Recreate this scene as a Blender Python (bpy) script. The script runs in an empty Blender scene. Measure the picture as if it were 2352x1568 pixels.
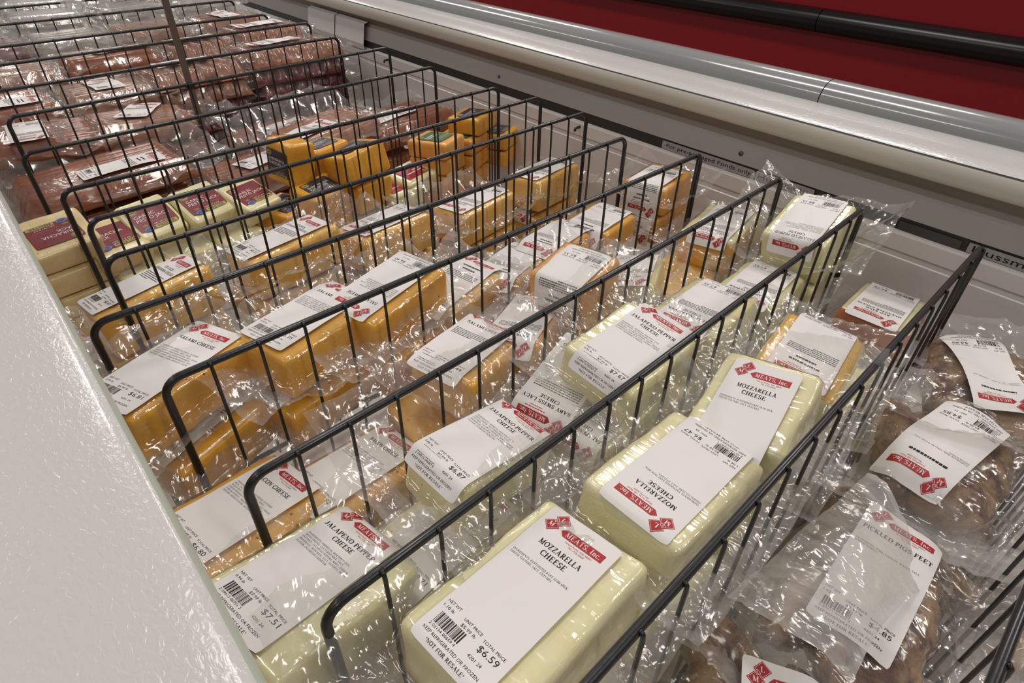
import bpy, math, random
from mathutils import Vector, Matrix, noise
random.seed(7)
SC = bpy.context.scene
COL = SC.collection
PI = math.pi

# ------------------------------------------------------------------ materials
def lin(c):
    c /= 255.0
    return c / 12.92 if c <= .04045 else ((c + .055) / 1.055) ** 2.4
def rgb(r, g, b): return (lin(r), lin(g), lin(b), 1)

class NT:
    def __init__(s, name):
        s.m = bpy.data.materials.new(name); s.m.use_nodes = True
        s.t = s.m.node_tree; s.t.nodes.clear()
        s.out = s.n('ShaderNodeOutputMaterial')
    def n(s, t, **k):
        nd = s.t.nodes.new(t)
        for a, b in k.items(): setattr(nd, a, b)
        return nd
    def l(s, a, b): s.t.links.new(a, b)
    def coord(s, scale=(1, 1, 1)):
        tc = s.n('ShaderNodeTexCoord'); mp = s.n('ShaderNodeMapping')
        mp.inputs['Scale'].default_value = scale
        s.l(tc.outputs['Object'], mp.inputs[0]); return mp.outputs[0]
    def noise(s, scale, det=3, rough=.5, vec=None, dist=0):
        nd = s.n('ShaderNodeTexNoise'); nd.inputs['Scale'].default_value = scale
        nd.inputs['Detail'].default_value = det; nd.inputs['Roughness'].default_value = rough
        nd.inputs['Distortion'].default_value = dist
        s.l(vec or s.coord(), nd.inputs['Vector']); return nd.outputs[0]
    def ramp(s, fac, stops):
        r = s.n('ShaderNodeValToRGB'); e = r.color_ramp.elements
        while len(e) < len(stops): e.new(.5)
        for i, (p, c) in enumerate(stops): e[i].position = p; e[i].color = c
        s.l(fac, r.inputs[0]); return r.outputs[0]
    def bump(s, h, strength=.3, dist=.001, normal=None):
        b = s.n('ShaderNodeBump'); b.inputs['Strength'].default_value = strength
        b.inputs['Distance'].default_value = dist; s.l(h, b.inputs['Height'])
        if normal: s.l(normal, b.inputs['Normal'])
        return b.outputs[0]
    def bsdf(s, color=None, rough=.5, spec=.5, metal=0, coat=0, normal=None, coatrough=.1):
        p = s.n('ShaderNodeBsdfPrincipled')
        if color is not None:
            if hasattr(color, 'links') or not isinstance(color, tuple): s.l(color, p.inputs['Base Color'])
            else: p.inputs['Base Color'].default_value = color
        p.inputs['Roughness'].default_value = rough
        p.inputs['Specular IOR Level'].default_value = spec
        p.inputs['Metallic'].default_value = metal
        p.inputs['Coat Weight'].default_value = coat
        p.inputs['Coat Roughness'].default_value = coatrough
        if normal is not None: s.l(normal, p.inputs['Normal'])
        s.l(p.outputs[0], s.out.inputs[0]); return p
    def mixc(s, fac, a, b):
        m = s.n('ShaderNodeMix', data_type='RGBA'); s.l(fac, m.inputs[0])
        for v, i in ((a, 6), (b, 7)):
            if isinstance(v, tuple): m.inputs[i].default_value = v
            else: s.l(v, m.inputs[i])
        return m.outputs[2]

def plain(name, c, rough=.5, spec=.5, metal=0, coat=0):
    t = NT(name); t.bsdf(c, rough, spec, metal, coat); return t.m

def cheese_mat(name, base, dark, specks=None, speck_scale=55, speck_size=.1):
    t = NT(name)
    v = t.coord()
    n1 = t.noise(28, 4, .6, v)
    col = t.ramp(n1, [(.3, dark), (.65, base)])
    if specks:
        for k, sc in enumerate(specks):
            vo = t.n('ShaderNodeTexVoronoi'); vo.inputs['Scale'].default_value = speck_scale * (1 + .37 * k)
            t.l(v, vo.inputs['Vector'])
            r = t.n('ShaderNodeMapRange'); r.inputs[1].default_value = speck_size * .55; r.inputs[2].default_value = speck_size
            r.inputs[3].default_value = 1; r.inputs[4].default_value = 0
            t.l(vo.outputs['Distance'], r.inputs[0])
            g = t.noise(16, 1, .5, v); gr = t.n('ShaderNodeMapRange')
            gr.inputs[1].default_value = .52; gr.inputs[2].default_value = .56
            t.l(g, gr.inputs[0])
            mu = t.n('ShaderNodeMath', operation='MULTIPLY'); t.l(r.outputs[0], mu.inputs[0]); t.l(gr.outputs[0], mu.inputs[1])
            col = t.mixc(mu.outputs[0], col, sc)
    w = t.noise(60, 3, .6, t.coord((1, 3, 3)), .6)
    nm = t.bump(w, .35, .0016)
    t.bsdf(col, .34, .5, 0, .45, nm, .16)
    return t.m

M = {}
M['cheddar'] = cheese_mat('cheddar_cheese', rgb(238, 176, 64), rgb(226, 158, 48))
M['bacon'] = cheese_mat('speckled_yellow_cheese', rgb(238, 180, 68), rgb(226, 162, 50), [rgb(92, 58, 34), rgb(120, 66, 44)], 48, .11)
M['colby'] = cheese_mat('marbled_cheese', rgb(242, 202, 116), rgb(240, 172, 60))
M['orange'] = cheese_mat('smoked_orange_cheese', rgb(240, 178, 92), rgb(226, 158, 72))
M['jalapeno'] = cheese_mat('pale_pepper_cheese', rgb(242, 234, 186), rgb(234, 224, 168), [rgb(110, 120, 50), rgb(176, 110, 50)], 62, .085)
M['mozza'] = cheese_mat('pale_white_cheese', rgb(246, 238, 194), rgb(238, 228, 178))
M['cream'] = cheese_mat('cream_cheese_wedge', rgb(238, 216, 164), rgb(222, 194, 134), [rgb(150, 96, 50)], 60, .07)
M['rind'] = cheese_mat('reddish_rind', rgb(196, 112, 48), rgb(172, 88, 34))
M['brie'] = cheese_mat('yellow_top_cheese', rgb(236, 192, 98), rgb(230, 176, 74))
M['garlic'] = cheese_mat('herb_jack_cheese', rgb(240, 232, 184), rgb(226, 214, 156), [rgb(140, 120, 60)], 60, .07)

def paper(name, c, rough=.55):
    t = NT(name); n = t.noise(90, 2, .5); nm = t.bump(n, .25, .0006)
    t.bsdf(c, rough, .35, 0, .12, nm, .3); return t.m
M['paper'] = paper('white_label_paper', rgb(236, 230, 226))
M['ink'] = plain('black_ink', rgb(34, 32, 32), .5, .3)
M['grayink'] = plain('fine_print_ink', rgb(70, 68, 68), .5, .3)
M['red'] = plain('red_ink', rgb(176, 38, 42), .45, .4)
M['white'] = plain('white_ink', rgb(236, 230, 226), .5, .3)
M['maroon'] = paper('maroon_label', rgb(128, 38, 44), .4)
M['slate'] = paper('dark_slate_label', rgb(62, 62, 70), .4)
M['green'] = paper('green_label', rgb(64, 112, 62), .4)
M['rose'] = paper('rose_label', rgb(176, 50, 66), .4)
M['blue'] = plain('blue_ink', rgb(62, 76, 150), .45)
M['band'] = plain('tan_band_ink', rgb(178, 160, 96), .45)
M['gold'] = plain('gold_ink', rgb(150, 112, 50), .45)
M['darkdeco'] = plain('dark_leaf_ink', rgb(70, 34, 34), .45)
M['navy'] = plain('navy_ink', rgb(36, 34, 96), .45)

def film_mat(name, haze=.02, veil=.10, tint=.985, wr=24, bstr=.34, gmax=.8):
    """clear plastic film; the attribute 'flap' is 0 where one layer clings, 1 where two layers lie sealed together"""
    t = NT(name)
    v = t.coord()
    at = t.n('ShaderNodeAttribute', attribute_name='flap'); fl = at.outputs['Fac']
    h1 = t.noise(wr, 3, .55, t.coord((1, .45, 1)), 1.4)
    h2 = t.noise(wr * 3.3, 2, .5, v, .8)
    n1 = t.bump(h1, bstr, .007)
    n2 = t.bump(h2, .2, .001, n1)
    tr = t.n('ShaderNodeBsdfTransparent'); tr.inputs[0].default_value = (tint, tint, tint * .985, 1)
    gl = t.n('ShaderNodeBsdfGlossy'); gl.inputs['Roughness'].default_value = .12
    gl.inputs[0].default_value = (1, .98, .95, 1); t.l(n2, gl.inputs['Normal'])
    df = t.n('ShaderNodeBsdfDiffuse'); df.inputs[0].default_value = (.74, .71, .68, 1)
    hz = t.n('ShaderNodeMapRange'); t.l(h1, hz.inputs[0]); hz.inputs[1].default_value = .3; hz.inputs[2].default_value = .75
    hz.inputs[3].default_value = .55; hz.inputs[4].default_value = 1.6
    ve = t.n('ShaderNodeMath', operation='MULTIPLY_ADD'); t.l(fl, ve.inputs[0]); ve.inputs[1].default_value = veil; ve.inputs[2].default_value = haze
    mu = t.n('ShaderNodeMath', operation='MULTIPLY'); t.l(ve.outputs[0], mu.inputs[0]); t.l(hz.outputs[0], mu.inputs[1])
    m1 = t.n('ShaderNodeMixShader'); t.l(mu.outputs[0], m1.inputs[0]); t.l(tr.outputs[0], m1.inputs[1]); t.l(df.outputs[0], m1.inputs[2])
    fr = t.n('ShaderNodeFresnel'); t.l(n2, fr.inputs[1])
    ge = t.n('ShaderNodeNewGeometry'); io = t.n('ShaderNodeMath', operation='MULTIPLY_ADD'); t.l(ge.outputs['Backfacing'], io.inputs[0]); io.inputs[1].default_value = -.975; io.inputs[2].default_value = 1.6; t.l(io.outputs[0], fr.inputs[0])
    mr = t.n('ShaderNodeMapRange'); t.l(fr.outputs[0], mr.inputs[0]); mr.inputs[1].default_value = 0; mr.inputs[2].default_value = 1
    mr.inputs[3].default_value = .02; mr.inputs[4].default_value = gmax
    m2 = t.n('ShaderNodeMixShader'); t.l(mr.outputs[0], m2.inputs[0]); t.l(m1.outputs[0], m2.inputs[1]); t.l(gl.outputs[0], m2.inputs[2])
    t.l(m2.outputs[0], t.out.inputs[0])
    return t.m
M['film'] = film_mat('clear_vacuum_film')
M['film2'] = film_mat('milky_vacuum_film', .10, .16, .97)
M['film3'] = film_mat('soft_clear_film', .02, .12, .985, 18, .22)
M['film4'] = film_mat('thick_clear_film', .05, .2, .975, 24, .4)
def set_flap(o, fl):
    a = o.data.attributes.new('flap', 'FLOAT', 'POINT'); a.data.foreach_set('value', fl)

def sausage_mat(name, a, b):
    t = NT(name); n = t.noise(40, 4, .6, t.coord((1, 3, 1)))
    col = t.ramp(n, [(.3, a), (.7, b)])
    h = t.noise(90, 3, .6, None, .5)
    t.bsdf(col, .3, .5, 0, .6, t.bump(h, .4, .0018), .14); return t.m
M['wiener'] = sausage_mat('reddish_brown_sausage', rgb(146, 82, 52), rgb(166, 98, 64))
M['brat'] = sausage_mat('pale_brown_sausage', rgb(150, 98, 74), rgb(178, 126, 100))
M['dark_meat'] = sausage_mat('dark_red_meat', rgb(96, 44, 46), rgb(136, 76, 74))
M['gray_meat'] = sausage_mat('pale_grey_meat', rgb(150, 140, 134), rgb(196, 186, 178))
def pork_mat():
    t = NT('pickled_pork'); v = t.coord()
    n = t.noise(24, 6, .65, v, 1.0)
    col = t.ramp(n, [(.3, rgb(58, 40, 36)), (.42, rgb(112, 80, 66)), (.52, rgb(160, 126, 92)), (.62, rgb(178, 148, 120)), (.72, rgb(124, 84, 68)), (.85, rgb(150, 92, 70))])
    h = t.noise(45, 4, .6, v, .8)
    t.bsdf(col, .22, .5, 0, .7, t.bump(h, .5, .003), .1); return t.m
M['pork'] = pork_mat()

def wire_mat():
    t = NT('black_coated_wire'); n = t.noise(140, 3, .6); t.bsdf(rgb(24, 23, 24), .38, .5, 0, .2, t.bump(n, .35, .0008)); return t.m
M['wire'] = wire_mat()
def peel_mat(name, c, sc=(230, 110), st=.42, dist=.0012, rough=.2):
    t = NT(name)
    h = t.noise(sc[0], 2, .5, t.coord((1, .55, 1)), 1.1)
    t.bsdf(c, rough, .5, 0, .3, t.bump(h, st, dist), .08); return t.m
M['rim'] = peel_mat('textured_white_enamel', rgb(214, 211, 207))
M['rimedge'] = plain('pale_green_white_edging', rgb(196, 204, 188), .35)
M['liner'] = peel_mat('white_liner_plastic', rgb(232, 224, 219), (14, 8), .15, .004, .4)
M['panel'] = plain('grey_panel_plastic', rgb(186, 180, 174), .45)
M['recess'] = plain('shade_toned_recess_plastic', rgb(150, 140, 130), .5)  # shade under the overhanging cap is put into this darker grey
M['gasket'] = plain('dark_grey_gasket', rgb(52, 52, 50), .5)
M['bumper'] = plain('glossy_grey_bumper', rgb(150, 150, 148), .16, .6, 0, .5)
M['seam'] = plain('dark_seam_sealant', rgb(40, 38, 36), .6)
M['cream'] = M['cream']
M['capfront'] = plain('cream_cap_front', rgb(214, 208, 194), .4)
M['redpanel'] = plain('deep_red_enamel', rgb(140, 14, 26), .4)
M['blackrubber'] = plain('black_bumper_rubber', rgb(16, 15, 15), .28, .5)
M['floor'] = plain('grey_floor_tile', rgb(120, 112, 104), .4)
M['screw'] = plain('steel_screw', rgb(120, 110, 100), .35, .5, .8)
M['tape'] = plain('white_foam_tape', rgb(226, 221, 217), .5)
M['plate'] = plain('grey_sticker_plate', rgb(176, 172, 172), .45)
M['darkplate'] = plain('dark_sticker_plate', rgb(78, 76, 78), .4)
M['post'] = plain('brown_grey_metal', rgb(112, 98, 88), .45, .5, .3)

# ------------------------------------------------------------------ mesh helpers
def link(name, verts, faces, mats, parent=None, smooth=True, mi=None):
    me = bpy.data.meshes.new(name); me.from_pydata(verts, [], faces)
    for m in (mats if isinstance(mats, list) else [mats]): me.materials.append(m)
    if mi: me.polygons.foreach_set('material_index', mi)
    if smooth: me.polygons.foreach_set('use_smooth', [True] * len(me.polygons))
    me.update()
    o = bpy.data.objects.new(name, me); COL.objects.link(o)
    if parent: o.parent = parent
    return o
def thing(name, label, cat, loc=(0, 0, 0), rot=None, group=None):
    o = bpy.data.objects.new(name, None); COL.objects.link(o)
    o.empty_display_size = .02
    if rot is not None:
        o.matrix_world = Matrix.Translation(loc) @ rot
    else: o.location = loc
    o['label'] = label; o['category'] = cat
    if group: o['group'] = group
    return o
def eul(y, p, r):
    return (Matrix.Rotation(math.radians(y), 4, 'Z') @ Matrix.Rotation(math.radians(p), 4, 'Y') @ Matrix.Rotation(math.radians(r), 4, 'X'))

class MB:
    def __init__(s): s.v = []; s.f = []; s.m = []
    def add(s, v, f, m=0):
        b = len(s.v); s.v += v; s.f += [tuple(i + b for i in q) for q in f]; s.m += [m] * len(f)
    def box(s, x0, x1, y0, y1, z0, z1, m=0):
        s.add([(x0, y0, z0), (x1, y0, z0), (x1, y1, z0), (x0, y1, z0), (x0, y0, z1), (x1, y0, z1), (x1, y1, z1), (x0, y1, z1)],
              [(3, 2, 1, 0), (4, 5, 6, 7), (0, 1, 5, 4), (1, 2, 6, 5), (2, 3, 7, 6), (3, 0, 4, 7)], m)
    def tube(s, pts, r, n=8, m=0, closed=False):
        pts = [Vector(p) for p in pts]; N = len(pts); vs = []; up = None
        for i, p in enumerate(pts):
            a = pts[i - 1] if (i > 0 or closed) else p; b = pts[(i + 1) % N] if (i < N - 1 or closed) else p
            d = (b - a).normalized()
            if up is None: up = Vector((0, 1, 0)) if abs(d.y) < .9 else Vector((1, 0, 0))
            sx = d.cross(up).normalized(); sy = sx.cross(d).normalized(); up = sy
            for k in range(n):
                t = 2 * PI * k / n; vs.append(tuple(p + sx * (r * math.cos(t)) + sy * (r * math.sin(t))))
        fs = []
        for i in range(N if closed else N - 1):
            for k in range(n):
                a = i * n + k; b = i * n + (k + 1) % n; c = ((i + 1) % N) * n + (k + 1) % n; d = ((i + 1) % N) * n + k
                fs.append((a, b, c, d))
        if not closed:
            fs.append(tuple(range(n - 1, -1, -1))); fs.append(tuple(range((N - 1) * n, N * n)))
        s.add(vs, fs, m)
    def build(s, name, mats, parent=None, smooth=True): return link(name, s.v, s.f, mats, parent, smooth, s.m)

def loft(name, prof, y0, y1, mats, segm, parent=None, ny=2, smooth=False):
    """extrude an X-Z profile along Y"""
    b = MB(); N = len(prof); vs = []
    for j in range(ny):
        y = y0 + (y1 - y0) * j / (ny - 1)
        vs += [(x, y, z) for x, z in prof]
    b.v = vs
    for j in range(ny - 1):
        for i in range(N - 1):
            b.f.append((j * N + i, j * N + i + 1, (j + 1) * N + i + 1, (j + 1) * N + i)); b.m.append(segm[i])
    return b.build(name, mats, parent, smooth)

# ------------------------------------------------------------------ lettering
def arc(cx, cy, rx, ry, a0, a1, n=12):
    return [(cx + rx * math.cos(math.radians(a0 + (a1 - a0) * i / n)), cy + ry * math.sin(math.radians(a0 + (a1 - a0) * i / n))) for i in range(n + 1)]
K, T_ = .155, .055
def _k(*p): return ('l', p, K)
def _n(*p): return ('l', p, T_)
def _s(x0, x1, y): return ('l', (x0, y + (.025 if y < .5 else -.025), x1, y + (.025 if y < .5 else -.025)), .05)
def _c(pts): return ('c', pts)
SERIF = {
 'A': ([_n(.1, 0, .46, 1), _k(.43, 1, .8, 0), _n(.24, .34, .64, .34), _s(0, .24, 0), _s(.62, .98, 0)], 1.0),
 'B': ([_k(.18, 0, .18, 1), _c([(.1, .97), (.38, .97)] + arc(.38, .74, .24, .23, 90, -90, 8) + [(.18, .51)]), _c([(.3, .51), (.42, .51)] + arc(.42, .27, .28, .24, 90, -90, 8) + [(.1, .03)]), _s(.02, .2, 0), _s(.02, .2, 1)], .8),
 'C': ([_c(arc(.47, .5, .4, .48, 42, 318, 20)), _n(.77, .72, .77, 1), _n(.78, .03, .78, .25)], .88),
 'D': ([_k(.18, 0, .18, 1), _c([(.1, .97), (.4, .97)] + arc(.4, .5, .42, .47, 90, -90, 12) + [(.1, .03)]), _s(.02, .2, 0), _s(.02, .2, 1)], .92),
 'E': ([_k(.18, 0, .18, 1), _n(.1, .97, .66, .97), _n(.18, .51, .52, .51), _n(.1, .03, .7, .03), _n(.66, .78, .66, 1), _n(.7, 0, .7, .24), _n(.52, .4, .52, .62)], .8),
 'F': ([_k(.18, 0, .18, 1), _n(.1, .97, .66, .97), _n(.18, .5, .52, .5), _n(.66, .76, .66, 1), _n(.52, .39, .52, .61), _s(.02, .36, 0)], .74),
 'G': ([_c(arc(.47, .5, .4, .48, 42, 330, 20)), _n(.77, .72, .77, 1), _k(.77, .05, .77, .42), _s(.58, .92, .45)], .96),
 'H': ([_k(.18, 0, .18, 1), _k(.76, 0, .76, 1), _n(.18, .5, .76, .5), _s(.02, .36, 0), _s(.02, .36, 1), _s(.58, .94, 0), _s(.58, .94, 1)], .98),
 'I': ([_k(.19, 0, .19, 1), _s(.02, .37, 0), _s(.02, .37, 1)], .42),
 'J': ([_k(.36, .22, .36, 1), _c([(.36, .25)] + arc(.2, .2, .17, .18, 0, -170, 8)), _s(.2, .52, 1)], .58),
 'K': ([_k(.18, 0, .18, 1), _n(.2, .42, .74, 1), _k(.38, .58, .78, 0), _s(.02, .36, 0), _s(.02, .36, 1), _s(.62, .9, 1), _s(.6, .96, 0)], .98),
 'L': ([_k(.18, 0, .18, 1), _n(.1, .03, .68, .03), _n(.68, 0, .68, .28), _s(.02, .36, 1)], .76),
 'M': ([_n(.14, 0, .14, 1), _k(.14, 1, .52, .05), _n(.5, .02, .9, 1), _k(.9, 0, .9, 1), _s(0, .3, 0), _s(.72, 1.08, 0), _s(0, .2, 1), _s(.88, 1.08, 1)], 1.14),
 'N': ([_n(.14, 0, .14, 1), _k(.14, 1, .76, 0), _n(.78, 0, .78, 1), _s(0, .3, 0), _s(0, .2, 1), _s(.62, .94, 1)], .98),
 'O': ([_c(arc(.48, .5, .41, .48, 0, 360, 24))], .98),
 'P': ([_k(.18, 0, .18, 1), _c([(.1, .97), (.38, .97)] + arc(.38, .72, .27, .25, 90, -90, 10) + [(.18, .47)]), _s(.02, .4, 0), _s(.02, .2, 1)], .74),
 'R': ([_k(.18, 0, .18, 1), _c([(.1, .97), (.38, .97)] + arc(.38, .73, .25, .24, 90, -90, 10) + [(.18, .49)]), _k(.4, .5, .74, 0), _s(.02, .36, 0), _s(.02, .2, 1), _s(.68, .92, 0)], .9),
 'S': ([_c(arc(.36, .74, .25, .235, 30, 250, 12) + arc(.36, .265, .28, .24, 80, -150, 12)), _n(.6, .72, .6, 1), _n(.1, 0, .1, .28)], .74),
 'T': ([_k(.4, 0, .4, 1), _n(.06, .97, .74, .97), _n(.06, .74, .06, 1), _n(.74, .74, .74, 1), _s(.22, .58, 0)], .82),
 'U': ([_k(.19, .3, .19, 1), _n(.74, .3, .74, 1), _c(arc(.465, .3, .275, .28, 180, 360, 10)), _s(.02, .36, 1), _s(.6, .9, 1)], .94),
 'V': ([_k(.12, 1, .46, 0), _n(.46, 0, .8, 1), _s(0, .3, 1), _s(.66, .96, 1)], .94),
 'W': ([_k(.1, 1, .38, 0), _n(.38, 0, .62, .9), _k(.58, 1, .86, 0), _n(.86, 0, 1.14, 1), _s(0, .28, 1), _s(1, 1.26, 1)], 1.26),
 'X': ([_k(.14, 1, .76, 0), _n(.12, 0, .76, 1), _s(0, .3, 1), _s(.6, .9, 1), _s(0, .28, 0), _s(.58, .92, 0)], .94),
 'Y': ([_k(.12, 1, .44, .45), _n(.44, .45, .78, 1), _k(.44, 0, .44, .46), _s(0, .28, 1), _s(.64, .92, 1), _s(.26, .62, 0)], .92),
 'Z': ([_n(.1, .97, .72, .97), _k(.66, .97, .14, .03), _n(.08, .03, .74, .03), _n(.1, .76, .1, 1), _n(.74, 0, .74, .26)], .84),
 'n': ([_k(.15, 0, .15, .66), _c([(.15, .5)] + arc(.33, .42, .17, .22, 130, 0, 7) + [(.5, .3)]), _k(.5, 0, .5, .4), _s(.02, .3, 0), _s(.36, .64, 0)], .68),
 'c': ([_c(arc(.32, .33, .26, .32, 40, 320, 12))], .58),
 '.': ([('l', (.04, .07, .2, .07), .15)], .3), ',': ([('l', (.04, .07, .2, .07), .15), _n(.17, .08, .08, -.16)], .3),
 ':': ([('l', (.04, .07, .2, .07), .15), ('l', (.04, .55, .2, .55), .15)], .32), '-': ([_n(.05, .38, .4, .38)], .45),
 '*': ([_n(.05, .75, .4, .75), _n(.13, .6, .32, .92), _n(.32, .6, .13, .92)], .45),
 '&': ([_c(arc(.36, .76, .17, .21, -60, 250, 12)), _c(arc(.34, .27, .28, .26, 110, 360, 14)), _k(.24, .66, .78, 0)], .9),
 ' ': ([], .36)}

def serif_text(txt, h, w=None, bold=1.0):
    """list of quads [(x,y)*4] with the baseline at y=0 and the text centred on x=0"""
    x = 0; qs = []
    for ch in txt:
        st, adv = SERIF.get(ch, SERIF.get(ch.upper(), ([], .4)))
        for s in st:
            if s[0] == 'l':
                x0, y0, x1, y1 = s[1]; wd = s[2] * bold
                dx, dy = x1 - x0, y1 - y0; d = math.hypot(dx, dy) or 1
                nx, ny = -dy / d * wd / 2, dx / d * wd / 2
                if abs(dy) > .5 * abs(dx) and abs(dx) > .05: nx, ny = wd / 2 * 1.1, 0
                qs.append([(x + x0 - nx, y0 - ny), (x + x1 - nx, y1 - ny), (x + x1 + nx, y1 + ny), (x + x0 + nx, y0 + ny)])
            else:
                p = s[1]; nn = []
                for i in range(len(p)):
                    a = p[max(i - 1, 0)]; b = p[min(i + 1, len(p) - 1)]
                    dx, dy = b[0] - a[0], b[1] - a[1]; d = math.hypot(dx, dy) or 1
                    wd = (T_ + (K - T_) * (abs(dy) / d) ** 1.3) * bold / 2
                    nn.append((-dy / d * wd, dx / d * wd))
                for i in range(len(p) - 1):
                    qs.append([(x + p[i][0] - nn[i][0], p[i][1] - nn[i][1]), (x + p[i + 1][0] - nn[i + 1][0], p[i + 1][1] - nn[i + 1][1]),
                               (x + p[i + 1][0] + nn[i + 1][0], p[i + 1][1] + nn[i + 1][1]), (x + p[i][0] + nn[i][0], p[i][1] + nn[i][1])])
        x += adv + .1
    tot = x - .1
    sx = h if w is None else w / max(tot, .01)
    return [[((a - tot / 2) * sx, b * h) for a, b in q] for q in qs]

_sans = {}
def sans_text(txt, h, w=None):
    if txt not in _sans:
        cu = bpy.data.curves.new('lettering', 'FONT'); cu.body = txt; cu.size = 1 / .7; cu.resolution_u = 2
        o = bpy.data.objects.new('lettering', cu); COL.objects.link(o)
        dg = bpy.context.evaluated_depsgraph_get(); e = o.evaluated_get(dg); m = e.to_mesh()
        vs = [(v.co.x, v.co.y) for v in m.vertices]; fs = [tuple(p.vertices) for p in m.polygons]
        e.to_mesh_clear(); bpy.data.objects.remove(o); bpy.data.curves.remove(cu)
        x0 = min(v[0] for v in vs); x1 = max(v[0] for v in vs)
        _sans[txt] = ([(v[0] - (x0 + x1) / 2, v[1]) for v in vs], fs, x1 - x0)
    vs, fs, tw = _sans[txt]
    sx = h if w is None else w / tw
    return [(v[0] * sx, v[1] * h) for v in vs], fs

class Sheet:
    """a printed sheet: paper plus ink in label millimetres (a across, b down), bent by fn(a, b) -> local point"""
    def __init__(s, fn): s.b = MB(); s.fn = fn
    def grid(s, a0, a1, b0, b1, m, na=6, nb=14, lift=0, round_=3):
        vs = []; fs = []
        for j in range(nb + 1):
            for i in range(na + 1):
                a = a0 + (a1 - a0) * i / na; b = b0 + (b1 - b0) * j / nb
                if round_:
                    # pull the four corners in to round them
                    for ca, cb, sa, sb in ((a0, b0, 1, 1), (a1, b0, -1, 1), (a0, b1, 1, -1), (a1, b1, -1, -1)):
                        if i in (0, na) and j in (0, nb) and abs(a - ca) < 1e-6 and abs(b - cb) < 1e-6:
                            a += sa * round_ * .3; b += sb * round_ * .3
                vs.append(s.fn(a, b, lift))
        for j in range(nb):
            for i in range(na):
                k = j * (na + 1) + i; fs.append((k, k + na + 1, k + na + 2, k + 1))
        s.b.add(vs, fs, m)
    def quad(s, pts, m, lift, n=1):
        (ax, ay), (bx, by), (cx, cy), (dx, dy) = pts
        vs = []; fs = []
        for j in range(n + 1):
            for i in range(n + 1):
                u, v = i / n, j / n
                x = (ax * (1 - u) + bx * u) * (1 - v) + (dx * (1 - u) + cx * u) * v
                y = (ay * (1 - u) + by * u) * (1 - v) + (dy * (1 - u) + cy * u) * v
                vs.append(s.fn(x, y, lift))
        for j in range(n):
            for i in range(n):
                k = j * (n + 1) + i; fs.append((k, k + 1, k + n + 2, k + n + 1))
        s.b.add(vs, fs, m)
    def serif(s, txt, a, b, h, m, w=None, lift=1, rot=0, bold=1.0):
        c, sn = math.cos(rot), math.sin(rot)
        for q in serif_text(txt, h, w, bold):
            s.quad([(a + x * c + y * sn, b + x * sn - y * c) for x, y in q], m, lift)
    def sans(s, txt, a, b, h, m, w=None, lift=1, rot=0):
        vs, fs = sans_text(txt, h, w); c, sn = math.cos(rot), math.sin(rot)
        s.b.add([s.fn(a + x * c + y * sn, b + x * sn - y * c, lift) for x, y in vs], fs, m)
    def lines(s, a0, a1, b, h, m, rnd, lift=1):
        """a line of print too small to read: word-shaped dashes"""
        a = a0
        while a < a1:
            w = rnd.uniform(1.2, 4.0); e = min(a + w, a1)
            s.quad([(a, b), (e, b), (e, b - h), (a, b - h)], m, lift); a = e + .55
    def oval(s, a, b, ra, rb, m, lift=1, n=16):
        s.b.add([s.fn(a + ra * math.cos(2 * PI * i / n), b + rb * math.sin(2 * PI * i / n), lift) for i in range(n)], [tuple(range(n))], m)

LABM = ['paper', 'ink', 'red', 'white', 'grayink']
ING = {
 'mozza': ['INGREDIENTS: PASTURIZED PART-SKIM MILK,', 'CHEESE CULTURE, SALT, ENZYMES.'],
 'jal': ['INGREDIENTS: AMERICAN, MONTEREY JACK,', 'SWISS CHEESE (CULTURED MILK, SALT,', 'ENZYMES), JALAPENO PEPPERS, WHEY, SODIUM', 'PHOSPHATE, SKIM MILK, SALT, NATURAL SMOKE', 'FLAVOR, OLEORESIN CAPSICUM.'],
 'bacon': ['INGREDIENTS: AMERICAN CHEESE (CULTURED', 'MILK, SALT, ENZYMES), MILK, WHEY,', 'BACON BITS (CURED WITH WATER, SALT, SUGAR,', 'SODIUM PHOSPHATE, SODIUM ERYTHORBATE,', 'SODIUM NITRITE), SODIUM PHOSPHATE, SALT,', 'HICKORY SMOKE FLAVOR, ARTIFICIAL COLOR.'],
 'pig': ['INGREDIENTS: PORK, VINEGAR, WATER, SALT,', 'SODIUM NITRITE.']}

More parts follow.
